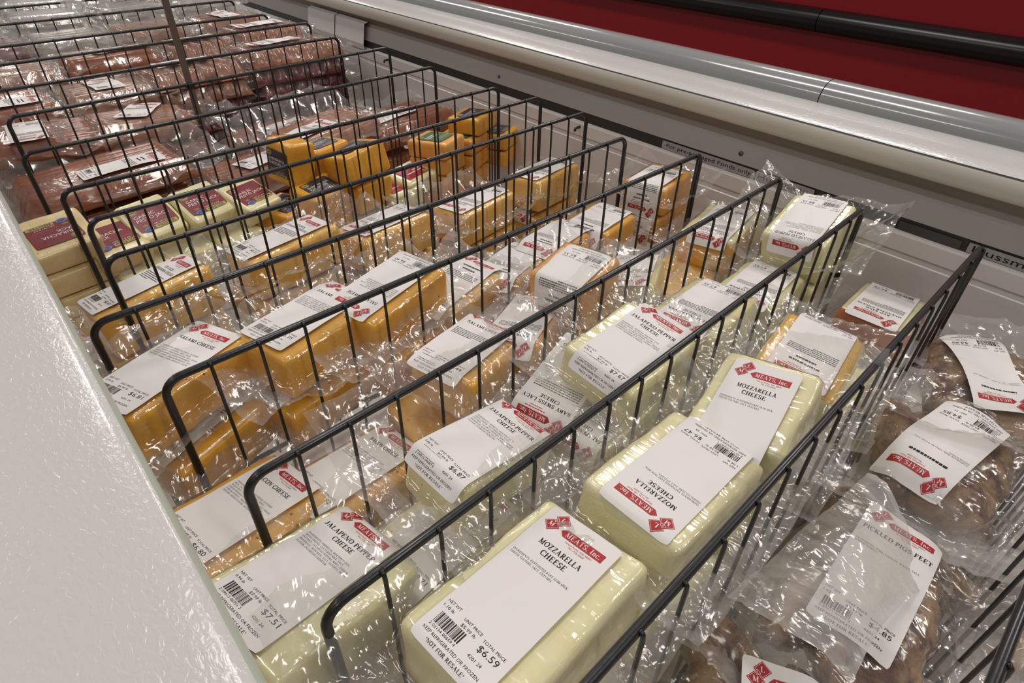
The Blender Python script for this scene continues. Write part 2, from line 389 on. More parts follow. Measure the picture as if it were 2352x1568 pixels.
def label_sheet(title, ing, price, weight, unit, code, near=True, seed=0, fn=None, nlines=5, W=60, LEN=135):
    """weighed-goods label: logo, product name, ingredients, barcode and price"""
    s = Sheet(fn); rnd = random.Random(seed)
    s.grid(0, W, 0, LEN, 0, 10, 40)
    # logo: two outlined diamonds with a small one between, and the pointed red bar
    def diamond(ca, cb, r, m, lift, n=3): s.quad([(ca, cb - r), (ca + r, cb), (ca, cb + r), (ca - r, cb)], m, lift, n)
    for (ca, cb, ch) in ((14, 7.6, 'L'), (9.5, 15.2, 'M')):
        diamond(ca, cb, 6.4, 2, 1); diamond(ca, cb, 5.6, 3, 2); diamond(ca, cb, 5.2, 2, 3)
        s.serif(ch, ca, cb + 1.9, 3.8, 3, lift=4, bold=1.2)
    diamond(10.4, 10.6, 2.3, 3, 5); diamond(10.4, 10.6, 1.8, 2, 6); s.serif('&', 10.4, 11.5, 1.7, 3, lift=7)
    s.quad([(18, 15), (21.5, 11.4), (21.5, 18.6), (18, 15)], 2, 1, 2)
    for k in range(6): s.quad([(21.4 + k * 5.4, 11.4), (26.9 + k * 5.4, 11.4), (26.9 + k * 5.4, 18.6), (21.4 + k * 5.4, 18.6)], 2, 1, 2)
    s.serif('MEATS, Inc.', 37.3, 17.1, 4.3, 3, 29, lift=2, bold=1.15)
    if near:
        s.sans('Grand Forks, ND 58201', 37, 21.4, 1.5, 2, 22); s.sans('701-775-2009', 37, 23.9, 1.5, 2, 13)
    else:
        s.lines(26, 48, 21.4, .8, 2, rnd); s.lines(30, 44, 23.9, .8, 2, rnd)
    b = 31
    for k, t in enumerate(title):
        ww = min(len(t) * 3.5, 53)
        if t[0] == '~': s.lines(30 - len(t) * 1.7, 30 + len(t) * 1.7, b + 1.6, 2.6, 1, rnd); b += 7; continue
        s.serif(t, 30, b + 2.2, 4.4, 1, ww, bold=1.5); b += 7
    b = 49
    if near and ing in ING:
        for t in ING[ing]:
            qs = serif_text(t, 1.75, min(len(t) * 1.22, 53)); x0 = min(p[0] for q in qs for p in q)
            for q in qs: s.quad([(3.5 + x - x0, b - y) for x, y in q], 1, 1)
            b += 2.9
    else:
        n = {'mozza': 2, 'jal': 5, 'bacon': 6, 'pig': 2}.get(ing, nlines)
        for k in range(n): s.lines(4, 54 if k < n - 1 else 30, b, 1.2, 4, rnd); b += 2.9
    # barcode and prices
    s.sans('NET WT', 8.5, 106, 2.1, 1, 11); s.sans(weight, 7.5, 110, 2.1, 1, 9)
    a = 6
    while a < 27:
        w = rnd.choice((.35, .35, .7, 1.05)); s.quad([(a, 113), (a + w, 113), (a + w, 121), (a, 121)], 1, 1); a += w + rnd.choice((.35, .35, .7))
    s.sans(code, 16.5, 123.6, 1.9, 1, 22)
    s.sans('UNIT PRICE', 27, 108, 2.0, 1, 15); s.sans(unit, 26.5, 111.8, 2.1, 1, 12)
    s.sans('TOTAL PRICE', 46, 109.5, 2.0, 1, 18); s.sans(price, 46, 115.4, 4.2, 1, 16)
    s.sans('4201 24', 42, 121.5, 2.1, 1, 11)
    s.sans('KEEP REFRIGERATED OR FROZEN', 28, 127.6, 2.1, 1, 47)
    s.serif('*NOT FOR RESALE*', 28, 132, 2.3, 1, 33, bold=1.2)
    return s

def brand_sheet(fn, base, lines, top=True, W=66, H=50, seed=0):
    s = Sheet(fn); s.grid(0, W, 0, H, 0, 8, 8, 0, 2)
    rnd = random.Random(seed)
    # bare branch drawing, round seal, title, band with lettering, blue oval
    for a, b, c, d in ((46, 16, 49, 3), (48, 10, 54, 3), (48, 11, 42, 4), (52, 6, 58, 7)):
        s.quad([(a, b), (a + .9, b), (c + .5, d), (c, d)], 5, 1)
    s.oval(9, 7, 7.5, 5.5, 2, 1); s.oval(9, 7, 6.6, 4.7, 6, 2); s.oval(9, 7, 6.0, 4.2, 2, 3); s.lines(5, 13, 8, 1.6, 6, rnd, 4)
    b = 20
    for t in lines:
        w = min(len(t) * 5.4, W - 10)
        if t[0] == '~': s.lines(6, 6 + w, b - .6, 3.6, 1, rnd); b += 7.2; continue
        s.sans(t, 6 + w / 2, b, 5.4, 1, w); b += 7.2
    s.oval(12, b + 1.5, 4.5, 2.2, 4, 1)
    s.lines(22, 54, b - 2, .9, 4, rnd)
    s.sans('NET WT 8 OZ', 38, b + 4.5, 2.3, 1, 26)
    s.quad([(24, b + 6), (W - 3, b + 6), (W - 3, b + 12.5), (24, b + 12.5)], 2, 1, 3)
    s.sans('MEISTER', 24 + (W - 27) / 2, b + 11.4, 4.4, 6, 28, lift=2)
    s.oval(13, b + 9.5, 8, 4.6, 3, 1); s.oval(13, b + 9.5, 6.6, 3.5, 1, 2); s.oval(13, b + 9.5, 6.2, 3.2, 3, 3)
    return s

# ------------------------------------------------------------------ packages
def rblock(L, W, T, r=.007, seed=0, amp=.0012, n=(26, 18, 10), slump=0):
    """rounded block, top centre at the origin, with soft irregular faces"""
    V = {}; vs = []; fs = []; mi = []
    def vert(p):
        k = tuple(round(c, 6) for c in p)
        if k not in V:
            q = Vector(p); h = Vector((L / 2, W / 2, T / 2))
            c = Vector([max(-h[i] + r, min(h[i] - r, q[i])) for i in range(3)])
            d = q - c
            if d.length > 1e-9: q = c + d.normalized() * r
            off = noise.noise_vector(q * 22 + Vector((seed * 3.1, seed, 0))) * amp * 1.6 + noise.noise_vector(q * 60 + Vector((seed, 0, 5))) * amp * .5
            q = q + off; q.z -= T / 2
            V[k] = len(vs); vs.append(tuple(q))
        return V[k]
    def face(fn, na, nb, m):
        for i in range(na):
            for j in range(nb):
                fs.append(tuple(vert(fn(a, b)) for a, b in ((i / na, j / nb), ((i + 1) / na, j / nb), ((i + 1) / na, (j + 1) / nb), (i / na, (j + 1) / nb)))); mi.append(m)
    def warp(t): # more samples near the edges
        return .5 - .5 * math.cos(PI * t) * (1 if True else 0)
    x = lambda t: (warp(t) - .5) * L
    y = lambda t: (warp(t) - .5) * W
    z = lambda t: (warp(t) - .5) * T
    face(lambda a, b: (x(a), y(b), T / 2), n[0], n[1], 0)
    face(lambda a, b: (x(1 - a), y(b), -T / 2), n[0], n[1], 0)
    face(lambda a, b: (x(a), -W / 2, z(b)), n[0], n[2], 1)
    face(lambda a, b: (x(1 - a), W / 2, z(b)), n[0], n[2], 1)
    face(lambda a, b: (L / 2, y(a), z(b)), n[1], n[2], 1)
    face(lambda a, b: (-L / 2, y(1 - a), z(b)), n[1], n[2], 1)
    return vs, fs, mi

def bag(root, L, W, T, mg, curl, seed, step=.004, mat='film', zf=-.55, puff=.0):
    """film hugging the block and standing off it as sealed, crumpled flaps; mg and curl: (-x, +x, -y, +y)"""
    mg = tuple(m * 1.25 for m in mg); curl = tuple(c + .15 for c in curl)
    x0, x1, y0, y1 = -L / 2 - mg[0], L / 2 + mg[1], -W / 2 - mg[2], W / 2 + mg[3]
    nx = max(14, int((x1 - x0) / step)); ny = max(12, int((y1 - y0) / step))
    r = .008; vs = []; fl = []; sd = Vector((seed * 1.7, seed * .9, seed * .3))
    for j in range(ny + 1):
        for i in range(nx + 1):
            x = x0 + (x1 - x0) * i / nx; y = y0 + (y1 - y0) * j / ny
            px = abs(x) - L / 2 + r; py = abs(y) - W / 2 + r
            ox, oy = max(px, 0), max(py, 0)
            d = math.hypot(ox, oy) + min(max(px, py), 0) - r      # signed distance to the rounded outline
            t = max(0, min(1, (d + .003) / .011)); t = t * t * (3 - 2 * t)
            z = .0012 + zf * T * t
            e = max(d - .009, 0)
            if e > 0:
                wx = ox / (ox + oy + 1e-9); c = (curl[1] if x > 0 else curl[0]) * wx + (curl[3] if y > 0 else curl[2]) * (1 - wx)
                z += c * e
                q = Vector((x, y, 0))
                k = min(1, e / .022)
                z += k * .020 * noise.noise(q * 19 + sd)
                ang = math.atan2(y / W, x / L)
                z += k * .0035 * math.sin(ang * 23 + seed + 3 * noise.noise(q * 30 + sd)) * max(0, 1 - e / .05)
            q = Vector((x, y, 0))
            rdg = (1 - abs(noise.noise(q * 48 + sd)) * 2.6); rdg = max(rdg, 0) ** 3
            rd2 = (1 - abs(noise.noise(Vector((x * 70, y * 130, seed)))) * 2.8); rd2 = max(rd2, 0) ** 3
            wgt = .12 if d < -.006 else (.12 + .88 * min(1, (d + .006) / .016))
            z += wgt * (.0026 * rdg + .0012 * rd2)
            brd = min(x - x0, x1 - x, y - y0, y1 - y)
            f_ = max(0, min(1, (d - .006) / .012)); fl.append(f_ * (1.0 if brd > .007 else 1.7))
            # wobbly seal edge
            sx = noise.noise(Vector((y * 20, seed, 1))) * .004; sy = noise.noise(Vector((x * 20, seed, 2))) * .004
            ex = max(0, (ox - r) / .03); ey = max(0, (oy - r) / .03)
            vs.append((x + sx * min(ex, 1), y + sy * min(ey, 1), z))
    fs = [(j * (nx + 1) + i, j * (nx + 1) + i + 1, (j + 1) * (nx + 1) + i + 1, (j + 1) * (nx + 1) + i) for j in range(ny) for i in range(nx)]
    o = link('bag', vs, fs, M[mat], root); set_flap(o, fl)
    return o

def bent(L, cx, cy, W=60, LEN=135, b1=70, b0=70, r=.007, seed=0, wave=.0008, zoff=.0030, flip=False, step=.00012):
    """sheet -> block surface: flat on top, folding down over the block's two ends"""
    def fn(a, b, lift):
        x = cx + (LEN / 2 - b) * .001; y = cy + (W / 2 - a) * .001
        lz = zoff + lift * step
        w = wave * noise.noise(Vector((x * 34, y * 34, seed * 2.3)))
        s = 0; sg = 0; lim = 0
        if x > L / 2 - r: s = x - (L / 2 - r); sg = 1; lim = math.radians(b1)
        elif x < -L / 2 + r: s = -L / 2 + r - x; sg = -1; lim = math.radians(b0)
        if sg == 0 or lim == 0: return (x, y, lz + w)
        R = r + zoff
        th = min(s / R, lim); rest = max(0, s - R * lim)
        xx = (L / 2 - r) + (r + lz + w) * math.sin(th) + rest * math.cos(lim)
        zz = -r + (r + lz + w) * math.cos(th) - rest * math.sin(lim)
        return (sg * xx, y, zz)
    return fn

WEIGHED = 'weighed cheese packages between the dividers'
def package(loc, ypr, size, mat, label, title=('CHEESE',), ing='x', price='$6.59', weight='1.10 lb', unit='$5.99 lb', code='2 02134 00659 4', near=True,
            off=(0, 0), ends=(70, 70), mg=(.03, .03, .022, .022), curl=(.1, .1, .1, .1), seed=1, step=.0045, film='film', side=None, cat='cheese', lab=True, name='cheese_package', group=WEIGHED, r=.007, zf=-.55, rot=0):
    L, W, T = size
    root = thing(name, label, cat, loc, eul(*ypr), group)
    v, f, m = rblock(L, W, T, r, seed, n=(26, 18, 10) if near else (16, 12, 7))
    link('cheese_block', v, f, [M[mat], M[side or mat]], root, True, m)
    hold = bag(root, L, W, T, mg, curl, seed, step, film, zf) if mg else root
    if lab:
        fn0 = bent(L, off[0], off[1], b1=ends[1], b0=ends[0], seed=seed)
        if rot:
            def fn(a, b, lift):
                ca, cb = a - 30, b - 67.5; c, s = math.cos(math.radians(rot)), math.sin(math.radians(rot))
                return fn0(30 + ca * c - cb * s, 67.5 + ca * s + cb * c, lift)
        else: fn = fn0
        s = label_sheet(title, ing, price, weight, unit, code, near, seed, fn)
        s.b.build('label', [M[k] for k in LABM], hold)
    return root

# --- compartment with the mozzarella (front)
package((.149, .137, -.017), (3, 5.5, -6), (.142, .090, .050), 'mozza', 'white mozzarella block with upright label priced $6.59, nearest in the front cheese row',
        ('MOZZARELLA', 'CHEESE'), 'mozza', '$6.59', '1.10 lb', off=(-.003, .003), seed=3, step=.003, mg=(.05, .035, .03, .045), curl=(.1, .15, .1, .55), ends=(50, 30))
package((.305, .131, -.024), (182, -7.5, -1.3), (.134, .088, .050), 'mozza', 'white mozzarella block with upside-down label, just behind the $6.59 block',
        ('MOZZARELLA', 'CHEESE'), 'mozza', '$6.47', '1.08 lb', code='2 02134 00647 1', off=(.001, .002), seed=5, step=.003, mg=(.045, .03, .04, .03), curl=(.45, .0, .55, .15), ends=(20, 45))
package((.424, .133, -.026), (10, -14, -10), (.100, .088, .048), 'mozza', 'white mozzarella block with upright label, third block of the front cheese row',
        ('MOZZARELLA', 'CHEESE'), 'mozza', '$6.05', '1.01 lb', code='2 02134 00605 2', off=(-.027, .001), seed=6, step=.0035, mg=(.03, .035, .03, .03), curl=(.0, .7, .3, .1), ends=(0, 10))
package((.552, .135, -.045), (188, 2, -4), (.115, .085, .05), 'brie', 'yellow-topped cheese with white side, label price end turned to the red-sided cheese',
        ('~~~~~~~~~', '~~~~~~'), 'x', '$7.29', '1.04 lb', off=(-.012, .0), side='mozza', seed=8, near=False, mg=(.03, .04, .03, .03), curl=(.3, .5, .2, .5), ends=(30, 60))
package((.790, .130, -.094), (184, -9, 0), (.125, .085, .055), 'mozza', 'pale cheese with orange-red rind sides at the far end of the front cheese row',
        ('RED RIND', 'MUENSTER CHEESE'), 'x', '$6.78', '1.02 lb', off=(.003, -.003), side='rind', seed=9, near=False, mg=(.02, .03, .02, .02), curl=(.1, .2, .1, .1), ends=(30, 25))
for k, (x, y, z, yw, m, lb) in enumerate(((.10, .130, -.094, 4, 'mozza', 'pale cheese block lying directly under the nearest $6.59 mozzarella'),
                                         (.255, .132, -.100, -5, 'mozza', 'pale cheese block lying under the upside-down mozzarella'),
                                         (.40, .135, -.106, 3, 'jalapeno', 'pale cheese block lying under the third mozzarella of the front row'),
                                         (.60, .135, -.112, 178, 'mozza', 'pale cheese block lying under the yellow-topped cheese'))):
    package((x, y, z), (yw, 0, 0), (.135, .088, .05), m, lb, seed=20 + k, near=False, lab=False, mg=())

# --- compartment with the jalapeno cheese
package((.058, .261, -.056), (13, 20, 5), (.134, .094, .068), 'jalapeno', 'pale jalapeno cheese priced $7.51 beside the near white freezer rim',
        ('JALAPENO PEPPER', 'CHEESE'), 'jal', '$7.51', '0.94 lb', '$7.99 lb', '2 09913 00751 2', off=(.004, .008), seed=11, step=.003, mg=(.02, .05, .03, .03), curl=(.2, .35, -.1, .1), ends=(20, 55))
package((.224, .268, -.042), (4.5, 13.5, 2.5), (.112, .070, .05), 'jalapeno', 'pale jalapeno cheese priced $6.87 with bag flaps over the divider wires',
        ('JALAPENO PEPPER', 'CHEESE'), 'jal', '$6.87', '0.86 lb', '$7.99 lb', '2 09913 00687 5', off=(-.003, .0), seed=12, step=.0028, mg=(.045, .035, .045, .052), curl=(.15, .45, .55, .75), ends=(55, 50))
package((.401, .252, -.020), (3, 0, 6.5), (.112, .086, .050), 'jalapeno', 'pale jalapeno cheese priced $7.67 in the second row, flat label upright',
        ('JALAPENO PEPPER', 'CHEESE'), 'jal', '$7.67', '0.96 lb', '$7.99 lb', '2 09913 00767 3', off=(-.004, -.002), seed=13, step=.003, mg=(.045, .035, .03, .05), curl=(.35, .55, .2, .45), ends=(55, 15))
package((.366, .252, -.079), (183, 0, 4), (.118, .086, .048), 'jalapeno', 'pale cheese under the $7.67 block with its red logo end hanging down',
        ('JALAPENO PEPPER', 'CHEESE'), 'jal', '$7.20', '0.90 lb', off=(.012, .008), seed=14, near=False, mg=(.02, .02, .02, .02), ends=(20, 75))
package((.165, .262, -.112), (6, 2, 0), (.13, .084, .05), 'jalapeno', 'pale cheese under the $6.87 block, label end marked 1.09 lb',
        ('JALAPENO PEPPER', 'CHEESE'), 'jal', '$8.71', '1.09 lb', off=(.006, -.004), seed=15, near=True, mg=(.02, .02, .015, .015), ends=(20, 40))
package((.352, .290, -.062), (196, 4, -4), (.115, .062, .045), 'garlic', 'small pale cheese with upside-down label beside a divider, left of the $7.67 block',
        ('BABY SWISS LACY', 'CHEESE'), 'x', '$5.90', '0.74 lb', off=(.008, .0), seed=16, near=False, mg=(.02, .03, .02, .02), ends=(20, 40))
package((.560, .262, -.054), (184, -4, 3), (.115, .084, .055), 'jalapeno', 'pale cheese behind the $7.67 block, upside-down label in mid row',
        ('JALAPENO PEPPER', 'CHEESE'), 'jal', '$7.35', '0.92 lb', off=(.006, .0), seed=17, near=False, mg=(.03, .03, .03, .04), curl=(.3, .5, .3, .3), ends=(20, 20))
package((.693, .258, -.080), (187, -5, 2), (.12, .082, .055), 'jalapeno', 'pale jalapeno cheese lying flat in front of the tilted one by the back wall',
        ('JALAPENO PEPPER', 'CHEESE'), 'jal', '$7.43', '0.93 lb', off=(.006, .0), seed=18, near=False, mg=(.03, .02, .03, .03), curl=(.2, .2, .6, .3), ends=(15, 15))
package((.805, .262, -.026), (185, 12, 6), (.110, .086, .066), 'jalapeno', 'big pale jalapeno cheese tilted up against the back wall of its row',
        ('JALAPENO PEPPER', 'CHEESE'), 'jal', '$8.15', '1.02 lb', off=(.012, .0), seed=19, near=True, mg=(.03, .03, .05, .045), curl=(.4, .3, .8, .6), ends=(10, 72), step=.0035)
package((.82, .262, -.100), (186, 0, 0), (.125, .086, .05), 'jalapeno', 'pale cheese lying under the tilted jalapeno by the back wall',
        ('JALAPENO PEPPER', 'CHEESE'), 'jal', '$7.11', '0.89 lb', off=(.014, .0), seed=30, near=False, mg=(.02, .01, .012, .012), ends=(10, 70))
package((.060, .296, -.140), (8, 10, 0), (.13, .086, .05), 'orange', 'orange-yellow cheese lying under the $7.51 jalapeno by the near rim', seed=31, near=False, lab=False, mg=())
package((.50, .265, -.115), (2, 0, 0), (.15, .09, .05), 'jalapeno', 'pale cheese at the bottom of the second row between the labelled blocks', seed=32, near=False, lab=False, mg=())

# --- compartment with the bacon cheese
package((.046, .385, -.098), (14, 14, 4), (.135, .088, .052), 'bacon', 'yellow bacon-speckled cheese with upright label by the near rim',
        ('BACON CHEESE',), 'bacon', '$6.80', '0.99 lb', off=(.0, .004), seed=41, step=.0035, mg=(.03, .04, .03, .055), curl=(.2, .3, .1, .55), ends=(10, 55))
package((.150, .380, -.125), (7, 8, -3), (.135, .085, .050), 'bacon', 'yellow bacon-speckled cheese partly under the clear flap of the $6.87 jalapeno',
        ('BACON CHEESE',), 'bacon', '$6.92', '1.01 lb', off=(.004, .004), seed=42, step=.004, mg=(.03, .03, .02, .02), curl=(.1, .2, .1, .1), ends=(10, 60))
package((.055, .375, -.162), (10, 4, 0), (.14, .09, .05), 'bacon', 'yellow speckled cheese underneath the bacon cheese by the near rim', seed=43, near=False, lab=False, mg=(.02, .03, .015, .015))
package((.31, .392, -.062), (17, 8, 4), (.112, .080, .050), 'bacon', 'yellow salami cheese with upright label lying aslant in mid row',
        ('SALAMI CHEESE',), 'x', '$6.44', '0.94 lb', off=(.0, .006), seed=44, near=False, mg=(.035, .03, .03, .03), curl=(.5, .2, .0, .3), ends=(20, 50))
package((.40, .402, -.076), (206, -8, 4), (.108, .072, .046), 'cheddar', 'orange cheddar with upside-down label, right of the slanted salami cheese',
        ('EXTRA SHARP', 'CHEDDAR CHEESE'), 'x', '$7.02', '0.94 lb', off=(.006, .0), seed=45, near=False, mg=(.03, .03, .02, .03), curl=(.2, .4, .1, .3), ends=(10, 45))
package((.475, .395, -.027), (191, 4, 2), (.085, .080, .060), 'orange', 'square orange cheddar with red logo folded over its near end',
        ('~~~~~~~~~', '~~~~~~'), 'x', '$5.31', '0.76 lb', off=(.034, .002), seed=46, near=False, mg=(.035, .035, .03, .035), curl=(.4, .3, .3, .5), ends=(0, 86))
package((.596, .395, -.085), (208, -12, 12), (.125, .074, .045), 'garlic', 'pale swiss cheese tilted aslant, behind the square orange cheddar',
        ('SWISS LACE', 'CHEESE'), 'x', '$5.77', '0.80 lb', off=(.0, .0), seed=47, near=False, mg=(.03, .045, .03, .03), curl=(.5, .6, .4, .4), ends=(10, 10))
package((.815, .39, -.085), (190, 0, 4), (.125, .088, .055), 'mozza', 'pale smoky cheese by the back wall with its logo end forward, third row',
        ('SMOKEY JALAPENO', 'CHEDDAR CHEESE'), 'x', '$6.97', '0.95 lb', off=(.010, .002), seed=48, near=False, mg=(.03, .02, .03, .03), curl=(.3, .2, .5, .3), ends=(20, 60), side='colby')
package((.46, .395, -.11), (5, 0, 0), (.13, .09, .05), 'cheddar', 'orange cheddar at the bottom of the row under the square orange cheddar', seed=49, near=False, lab=False, mg=())
package((.29, .395, -.13), (-4, 0, 0), (.14, .09, .05), 'bacon', 'yellow cheese at the bottom of the row under the slanted salami cheese', seed=50, near=False, lab=False, mg=())
package((.72, .392, -.14), (4, 0, 0), (.14, .09, .05), 'colby', 'yellow cheese at the bottom of the row beside the pale smoky cheese', seed=51, near=False, lab=False, mg=())

# --- compartment with the salami cheese
package((.055, .540, -.036), (24, 4, 1), (.140, .074, .055), 'bacon', 'yellow salami cheese with upright label, leaning over the near rim corner',
        ('SALAMI CHEESE',), 'bacon', '$6.81', '0.99 lb', off=(.0, .0), seed=61, step=.0035, mg=(.03, .035, .035, .04), curl=(.3, .3, .05, .45), ends=(15, 25))
package((.190, .527, -.042), (17, 3, 1), (.125, .080, .052), 'bacon', 'yellow cheese with closely printed upright label, right of the near salami cheese',
        ('SALAMI CHEESE',), 'bacon', '$6.35', '0.93 lb', off=(.012, .006), seed=62, step=.004, mg=(.05, .035, .03, .035), curl=(.25, .2, -.1, .5), ends=(20, 15))
package((.294, .527, -.043), (194, 2, -1), (.130, .080, .055), 'bacon', 'yellow cheese with barcode end away, third from the near rim in its row',
        ('SALAMI CHEESE',), 'bacon', '$6.40', '0.94 lb', off=(.0, -.004), seed=63, step=.004, mg=(.03, .055, .035, .03), curl=(.2, .35, .45, -.1), ends=(25, 15))
for k, (x, y, z, yw, lb) in enumerate(((.07, .525, -.104, 20, 'yellow cheese lying under the near salami cheese'),
                                       (.185, .520, -.104, 14, 'yellow cheese lying under the closely printed salami cheese'),
                                       (.305, .522, -.108, 12, 'yellow cheese lying under the one with its barcode end away'))):
    package((x, y, z), (yw, 0, 0), (.135, .084, .052), 'bacon', lb, ('SALAMI CHEESE',), 'bacon', '$6.35', '0.93 lb', seed=64 + k, near=False, mg=(.02, .025, .012, .02), off=(0, .01), ends=(60, 30), lab=(k < 2))
package((.395, .530, -.085), (10, -5, 0), (.10, .085, .042), 'colby', 'pale marbled cheese in a loose bag left of the slanted cheddar label',
        ('~~~~~~~~~', '~~~~~~'), 'x', '$5.20', '0.70 lb', off=(.0, .0), seed=67, near=False, film='film2', mg=(.03, .03, .03, .03), curl=(.4, .4, .3, .4), ends=(20, 20))
package((.500, .530, -.094), (199, -6, 2), (.105, .074, .045), 'cheddar', 'orange cheddar with upside-down label, left of the square orange cheddar seen through wires',
        ('~~~~~~~~~', '~~~~~~'), 'x', '$6.62', '0.90 lb', off=(.006, .0), seed=68, near=False, mg=(.03, .03, .02, .03), curl=(.2, .4, .1, .3), ends=(10, 45))
package((.590, .535, -.090), (192, -4, 2), (.092, .076, .045), 'cheddar', 'orange cheddar with blank middle of label, in the middle of the fourth row',
        ('~~~~~~~~~', '~~~~~~'), 'x', '$6.15', '0.84 lb', off=(-.004, .0), seed=69, near=False, mg=(.02, .02, .02, .02), ends=(10, 25))
package((.700, .537, -.096), (190, -3, 0), (.098, .080, .045), 'cheddar', 'orange cheddar set low beside the upright stack by the back wall',
        ('~~~~~~~~~', '~~~~~~'), 'x', '$6.03', '0.82 lb', off=(.014, .0), seed=70, near=False, mg=(.02, .025, .02, .02), curl=(.1, .4, .3, .3), ends=(10, 60))
package((.835, .530, -.060), (186, 2, 3), (.095, .080, .048), 'orange', 'orange cheddar on top of its stack by the back wall, logo on its near end',
        ('~~~~~~~~~', '~~~~~~'), 'x', '$5.88', '0.80 lb', off=(.036, .0), seed=71, near=False, mg=(.03, .02, .03, .035), curl=(.3, .2, .4, .4), ends=(0, 86))
package((.835, .530, -.112), (184, 0, 0), (.100, .084, .048), 'orange', 'orange cheddar second in the stack by the back wall, below the logo-ended one',
        ('~~~~~~~~~', '~~~~~~'), 'x', '$5.90', '0.80 lb', off=(.036, .0), seed=72, near=False, mg=(.02, .02, .02, .02), ends=(0, 86))
package((.62, .53, -.15), (3, 0, 0), (.16, .09, .05), 'cheddar', 'orange cheddar at the bottom of the fourth row under the blank-middled label', seed=73, near=False, lab=False, mg=())
package((.46, .53, -.15), (-3, 0, 0), (.13, .09, .05), 'cheddar', 'orange cheddar at the bottom of the fourth row below the loose bag', seed=74, near=False, lab=False, mg=())

# --- compartment with the co-jack half moons
HALF = dict(near=False, group='half-moon cheeses in the sixth row')
package((.089, .768, -.072), (7, -4, -9), (.140, .080, .060), 'colby', 'marbled half-moon cheese nearest the rim, label upright with logo away',
        ('CO-JACK', 'LONGHORN CHEESE'), 'x', '$8.47', '1.31 lb', off=(.0, .004), seed=81, step=.0045, mg=(.05, .035, .03, .03), curl=(.3, .5, .1, .2), ends=(25, 15), group='half-moon cheeses in the sixth row')
package((.274, .772, -.074), (5, -2, -7), (.142, .080, .060), 'colby', 'marbled half-moon cheese second from the rim, label upright',
        ('CO-JACK', 'LONGHORN CHEESE'), 'x', '$8.32', '1.29 lb', off=(-.004, .002), seed=82, step=.0045, mg=(.04, .05, .03, .04), curl=(.3, .7, .1, .4), ends=(15, 15), group='half-moon cheeses in the sixth row')
package((.438, .772, -.105), (190, -3, 5), (.142, .082, .060), 'colby', 'marbled half-moon cheese third from the rim, barcode end away',
        ('CO-JACK', 'LONGHORN CHEESE'), 'x', '$8.20', '1.27 lb', off=(-.006, .0), seed=83, step=.005, mg=(.03, .05, .03, .04), curl=(.4, .3, .3, .3), ends=(25, 10), **{k: v for k, v in HALF.items()})
package((.630, .772, -.126), (190, -2, 4), (.142, .080, .060), 'colby', 'marbled half-moon cheese fourth from the rim, logo end toward the camera',
        ('CO-JACK', 'LONGHORN CHEESE'), 'x', '$8.10', '1.26 lb', off=(.002, .0), seed=84, step=.005, mg=(.03, .05, .05, .04), curl=(.4, .4, .6, .3), ends=(15, 15), **HALF)
package((.806, .772, -.118), (190, -3, 4), (.142, .080, .060), 'colby', 'marbled half-moon cheese farthest from the rim, against the back wall',
        ('CO-JACK', 'LONGHORN CHEESE'), 'x', '$8.25', '1.28 lb', off=(.0, .0), seed=85, step=.005, mg=(.02, .04, .03, .03), curl=(.3, .3, .3, .3), ends=(10, 15), **HALF)
for k, (x, z, lb) in enumerate(((.09, -.138, 'marbled half-moon cheese under the one nearest the rim'), (.27, -.14, 'marbled half-moon cheese under the second from the rim'),
                                (.44, -.17, 'marbled half-moon cheese under the third from the rim'), (.63, -.19, 'marbled half-moon cheese under the fourth from the rim'), (.80, -.185, 'marbled half-moon cheese under the one against the back wall'))):
    package((x, .772, z), (6 if k < 2 else 188, 0, 0), (.145, .085, .058), 'colby', lb, ('CO-JACK', 'LONGHORN CHEESE'), 'x', seed=90 + k, lab=(k > 1), off=(.02, 0), ends=(0, 80), mg=(.02, .03, .012, .012), step=.006, **HALF)

# --- compartment with the small printed wedges
def small(loc, ypr, mat, base, lines, label, seed, size=(.068, .088, .034), lab=True, group='small printed cheese blocks', off=(0, 0), thin=(62, 46)):
    root = thing('small_cheese', label, 'cheese', loc, eul(*ypr), group)
    L, W, T = size
    v, f, m = rblock(L, W, T, .007, seed, .001, (14, 16, 8))
    link('cheese_block', v, f, [M[mat], M[mat]], root, True, m)
    if lab:
        fn = bent(L, off[0], off[1], thin[0], thin[1], 0, 0, .007, seed, .0006, .0012, step=.00012)
        s = brand_sheet(fn, base, lines, W=thin[0], H=thin[1], seed=seed)
        s.b.build('label', [M[base], M['white'], M['band'], M['blue'], M['gold'], M['darkdeco'], M['ink']], root)
    # crimped seam of the tight film round the block
    b = MB(); n = 40; z0 = -T * .5
    pts = []
    for i in range(n):
        t = 2 * PI * i / n; c, s_ = math.cos(t), math.sin(t); q = 5
        rr = 1 / ((abs(c) ** q + abs(s_) ** q) ** (1 / q)); pts.append((c * rr * (L / 2 + .0012), s_ * rr * (W / 2 + .0012), z0 + .0012 * math.sin(9 * t)))
    for p in pts: b.v += [p, (p[0] * 1.03, p[1] * 1.03, p[2] + .0012)]
    b.f = [(2 * i, 2 * ((i + 1) % n), 2 * ((i + 1) % n) + 1, 2 * i + 1) for i in range(n)]; b.m = [0] * n
    b.build('film_seam', M['film2'], root)
    return root
small((.036, .985, -.068), (278, 16, 0), 'cream', 'maroon', ['SRIRACHA', 'JACK'], 'cream cheese block by the near rim, maroon label upside down', 101, size=(.085, .092, .036), off=(.004, 0))
for k in range(3): small((.040 + .004 * k, .99 + .002 * k, -.112 - .038 * k), (278, 4, 0), 'cream', 'maroon', ['SRIRACHA', 'JACK'], 'cream cheese block stacked under the upside-down maroon label, %s below it' % ('first', 'second', 'third')[k], 102 + k, size=(.085, .092, .036))
